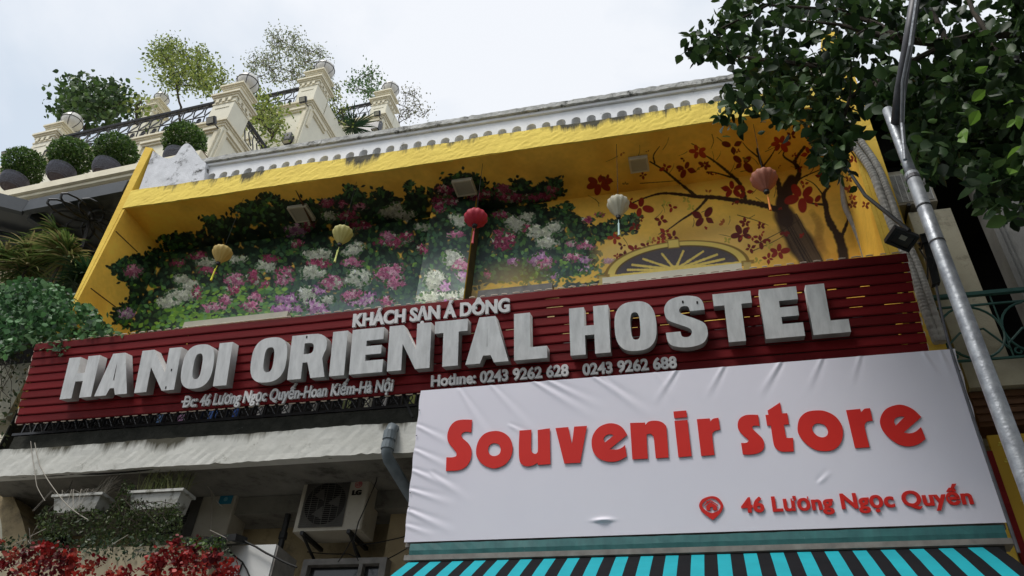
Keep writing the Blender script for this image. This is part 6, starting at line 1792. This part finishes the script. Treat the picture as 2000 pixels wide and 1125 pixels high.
m = MB(); m.obox(p, ax * hw, up_ * hh, nrm * .022)
for s_ in (-1, 1):
    m.obox(p + nrm * .032 + up_ * s_ * (hh - .012), ax * hw, up_ * .012, nrm * .010); m.obox(p + nrm * .032 + ax * s_ * (hw - .012), ax * .012, up_ * (hh - .025), nrm * .010)
for k in range(8): m.obox(p - nrm * .04 + ax * (k - 3.5) * .028, ax * .004, up_ * hh * .7, nrm * .018)
m.build('housing', M['dark_metal'], FT)
MB().obox(p + nrm * .0245, ax * (hw - .03), up_ * (hh - .03), nrm * .002).build('lens', M['dark_glass'], FT)
MB().obox(p + nrm * .028 + up_ * .02, ax * .03, up_ * .022, nrm * .001).build('led_chip', M['lamp_lens'], FT)
arm = MB(); tip = p + ax * .02 + up_ * .09
pole_top = atY(1650, 322, 6.3)
arm.tube([pole_top, atY(1690, 382, 6.15), tip], [.016, .018, .02], 6); arm.build('arm', M['dark_metal'], FT)
j = atY(1808, 470, 5.95); k2 = atY(1828, 556, 5.95)
m = MB(); m.tube([p + ax * .16, j], .02, 6); m.obox((j + k2) / 2, (k2 - j) / 2, np.array([.035, 0, .01]), np.array([0, .03, 0])); m.obox(j, (.05, 0, .01), (0, .05, 0), (0, 0, .05)); m.build('mounting_arm', M['dark_metal'], FT)
cb = MB()
for (a_, b_) in (((1795, 485), (1812, 545)), ((1812, 500), (1822, 520)), ((1818, 470), (1835, 505)), ((1800, 460), (1830, 455))):
    A1_, B1_ = atY(*a_, 5.9), atY(*b_, 5.9); cb.tube([A1_, (A1_ + B1_) / 2 + (.03, -.02, 0), B1_], .007, 5)
cb.build('wire', M['wire'], FT)
m = MB(); m.tube([k2, atY(1836, 600, 5.95), atY(1850, 660, 5.95), atY(1905, 830, 5.98), atY(1990, 1080, 6.0)], .012, 6); m.build('wire', M['galv_dark'], FT)

# ================================================================== STEEL POLE
PO = thing('steel_pole', (1.20, 3.5, 0), 'tall galvanised steel pole leaning past the right end of the banner', 'pole')
a, b = atY(1985, 885, 3.5), atY(1739, 230, 3.5)
d_ = (b - a) / (b[2] - a[2])
Pz = lambda z: a + d_ * (z - a[2])
m = MB(); m.tube([Pz(z) for z in np.linspace(0, 5.05, 10)], [.046 - .0010 * k for k in range(10)], 16); m.build('lower_shaft', M['galv'], PO, smooth=True)
m = MB(); m.tube([Pz(z) for z in np.linspace(5.0, 5.62, 5)], .030, 14); m.build('upper_shaft', M['galv'], PO, smooth=True)
MB().tube([Pz(5.0), Pz(5.06)], [.040, .034], 14).build('clamp_band', M['galv_dark'], PO)
for z_ in (4.78, 4.52): MB().tube([Pz(z_), Pz(z_ + .01)], .0405, 14).build('clamp_band', M['dark_metal'], PO)
m = MB(); m.tube([atY(1752, 240, 3.48), atY(1758, 180, 3.3), atY(1772, 95, 3.1), atY(1796, -60, 2.9)], [.036, .034, .032, .03], 12); m.build('branch_arm', M['galv_dark'], PO, smooth=True)
m = MB(); m.tube([atY(1768, 312, 3.45), atY(1762, 240, 3.40), atY(1764, 160, 3.2), atY(1778, 90, 3.02), atY(1800, -60, 2.8)], .012, 8); m.build('conduit', M['galv'], PO)

# ================================================================== STREET TREE
CR = [(1338, 62), (1345, 95), (1372, 112), (1425, 112), (1432, 140), (1438, 165), (1406, 185), (1398, 205), (1412, 232), (1440, 238), (1475, 232), (1505, 242), (1560, 245), (1590, 262), (1600, 300), (1615, 345), (1650, 338), (1655, 290), (1668, 262), (1672, 225), (1700, 212), (1730, 215),
      (1760, 300), (1800, 350), (1850, 300), (1900, 330), (1950, 360), (2040, 420), (2040, -50), (1428, -50), (1425, 5), (1395, 20), (1385, 45)]
cl = [(x, y) for (x, y) in rnd_in(CR, 560)]
gaps = [(1545, 62, 14, 16), (1568, 85, 10, 10), (1700, 105, 14, 14), (1735, 110, 26, 13), (1795, 105, 24, 9), (1820, 52, 10, 20), (1880, 60, 24, 11), (1900, 45, 22, 8), (1970, 30, 14, 8), (1950, 100, 14, 9), (1975, 100, 10, 8), (1688, 130, 10, 10), (1850, 55, 14, 12), (1690, 55, 10, 6), (1620, 170, 22, 8), (1665, 170, 10, 26), (1770, 30, 8, 18), (1460, 165, 8, 6), (1870, 22, 12, 6), (1500, 190, 8, 6), (1440, 132, 6, 8), (1510, 130, 6, 8)] + [(random.uniform(1480, 1740), random.uniform(5, 150), random.uniform(4, 8), random.uniform(4, 8)) for _ in range(34)] + [(random.uniform(1740, 2000), random.uniform(0, 140), random.uniform(5, 11), random.uniform(4, 8)) for _ in range(46)]
pts = []
for (x, y) in cl:
    dep = random.uniform(4.3, 5.6) if x < 1700 else random.uniform(3.9, 5.6)
    n_ = random.randint(7, 15)
    for _ in range(n_):
        xx, yy_ = x + random.gauss(0, 15), y + random.gauss(0, 14)
        if not in_poly(xx, yy_, CR): 
            if random.random() < .75: continue
        if any(((xx - g_[0]) / g_[2]) ** 2 + ((yy_ - g_[1] + 5) / g_[3]) ** 2 < 1.25 for g_ in gaps): continue
        pts.append(atY(xx, yy_, dep + random.uniform(-.12, .12)))
for (x, y) in rnd_in([(1700, 190), (2040, 150), (2040, 380), (1900, 330), (1760, 260), (1720, 210)], 1500): pts.append(atY(x, y, random.uniform(4.4, 6.2)))
for (x, y) in rnd_in([(1600, 230), (1640, 220), (1650, 300), (1640, 345), (1612, 350), (1600, 300)], 110): pts.append(atY(x, y, random.uniform(4.4, 4.7)))
for (x, y) in rnd_in([(1880, 300), (2030, 290), (2030, 400), (1960, 440), (1900, 380)], 220): pts.append(atY(x, y, random.uniform(4.0, 4.8)))
for g_ in ((1345, 75), (1352, 100), (1368, 110), (1395, 40), (1410, 50), (1362, 60), (1400, 100), (1425, 210), (1410, 225), (1420, 245), (1600, 300), (1850, 330), (1620, 345)): 
    for _ in range(6): pts.append(atY(g_[0] + random.gauss(0, 9), g_[1] + random.gauss(0, 9), 4.7 + random.uniform(-.1, .1)))
pts = np.array(pts)
TR = thing('street_tree', (4.6, 4.2, 0), 'dark leaved street tree whose branch hangs in from the upper right', 'tree')
DK = [(.026, .058, .018), (.038, .082, .022), (.014, .032, .012), (.05, .10, .028), (.08, .15, .04)]
depth = (pts - CAM) @ FW
near = np.argsort(depth)[:0]
order = RNG.permutation(len(pts)); single, rest = order[:290], order[290:]
leaves('foliage', pts[rest], .108, pick(DK, len(rest), .3), M['foliage_dark'], TR, 'ovate', .55, kind='stuff')
tv, tf = leaf_tpl('ovate')
lms = []
for c in DK:
    m_ = MB(); m_.add(tv * .125, tf, 0, c); o_ = m_.build('leaf', M['foliage_dark'], TR); me_ = o_.data; bpy.data.objects.remove(o_)
    v_ = np.array(m_.v); me_.vertices.foreach_set('co', v_.ravel()); me_.update(); lms.append(me_)
Rs = rotmats(len(single), .55)
def leaf_obj(pt, R, me_, sc_=1.0):
    o = bpy.data.objects.new('leaf', me_); COL.objects.link(o); o.parent = TR
    Mx = Matrix([list(R[r] * sc_) + [pt[r] - ORG[TR.name][r]] for r in range(3)] + [[0, 0, 0, 1]]); o.matrix_local = Mx
    return o
for i, k in enumerate(single): leaf_obj(pts[k], Rs[i], lms[i % 5], random.uniform(.7, 1.25))
BRT = mat('bright_leaf', (.16, .30, .04), .45, (.12, .24, .03), 3, trans=.4)
m_ = MB(); m_.add(tv * .10, tf); o_ = m_.build('leaf', BRT, TR); bme = o_.data; bpy.data.objects.remove(o_); bme.vertices.foreach_set('co', np.array(m_.v).ravel()); bme.update()
R2 = rotmats(12, .5)
for i, (x, y) in enumerate(((1912, 215), (1985, 235), (1978, 330), (2000, 350), (1960, 205), (1925, 175), (1992, 190), (1880, 262), (1905, 140), (1995, 285), (1885, 250), (1985, 225))):
    leaf_obj(atY(x, y, 3.5), R2[i], bme, random.uniform(.7, 1.1))
bt = MB()
trunk_top = np.array([4.6, 4.3, 5.2])
bt.tube([(4.6, 4.2, 0), (4.65, 4.15, 2.0), (4.5, 4.3, 4.0), trunk_top], [.24, .19, .16, .14], 12)
main = [atY(2120, 30, 4.6), atY(2010, 55, 4.6), atY(1930, 68, 4.6), atY(1850, 85, 4.6), atY(1760, 78, 4.6), atY(1690, 62, 4.6), atY(1640, 48, 4.6), atY(1560, 40, 4.6)]
bt.tube([trunk_top] + main, [.13, .075, .06, .05, .042, .03, .022, .015, .008], 8)
for L_ in ([(1690, 62), (1640, 90), (1600, 130), (1560, 170), (1500, 210)], [(1760, 78), (1720, 50), (1640, 20), (1500, 10), (1400, 60)], [(1850, 85), (1780, 120), (1730, 150), (1660, 190), (1640, 260), (1625, 320)],
           [(1930, 68), (1960, 140), (1985, 200), (1990, 300)], [(1850, 85), (1830, 40), (1800, -20)], [(1600, 130), (1520, 120), (1440, 110)], [(1930, 68), (1900, 20), (1880, -30)], [(1720, 150), (1700, 200), (1690, 230)]):
    P = [atY(x, y, 4.6 + .03 * k) for k, (x, y) in enumerate(L_)]; n_ = len(P); bt.tube(P, [.022 * (1 - k / n_) + .005 for k in range(n_)], 6)
tw = pts[RNG.choice(len(pts), 260)]
branches_nodes = MB()
bt.build('trunk', M['bark'], TR)
tb_ = MB()
spine = np.vstack([np.array(main), np.array([atY(x, y, 4.6) for x, y in ((1640, 90), (1600, 130), (1560, 170), (1500, 210), (1640, 20), (1500, 10), (1400, 60), (1730, 150), (1660, 190), (1640, 260), (1960, 140), (1985, 200), (1520, 120))])])
for p_ in tw:
    s_ = spine[np.argmin(np.linalg.norm(spine - p_, axis=1))]
    if np.linalg.norm(s_ - p_) > .42: continue
    mdl = (p_ + s_) / 2 + RNG.normal(size=3) * .05
    tb_.tube([s_, mdl, p_], [.007, .005, .003], 4)
tb_.build('twigs', M['bark'], TR, kind='stuff')
crown = np.vstack([blob((5.2, 1.5, 8.0), (3.8, 3.4, 1.7), 20000, .1), blob((3.6, -1.2, 8.4), (3.6, 2.8, 1.4), 14000, .1), blob((7.5, 4.0, 8.0), (2.6, 2.2, 1.8), 5000, .1)])  # crown mass added out of frame to darken the right side
rel = crown - CAM; dd = rel @ FW; sx_ = 1000 + FPX * (rel @ RT) / np.maximum(dd, .1); sy_ = 562.5 - FPX * (rel @ UP) / np.maximum(dd, .1)
keep = ~((dd > 0) & (sx_ < 2060) & (sx_ > -200) & (sy_ > -60) & (sy_ < 1200))
crown = crown[keep]
leaves('unseen_foliage', crown, .17, pick(DK, len(crown), .3), M['foliage_dark'], TR, 'round', .4, kind='stuff')
print('leaves', len(pts))
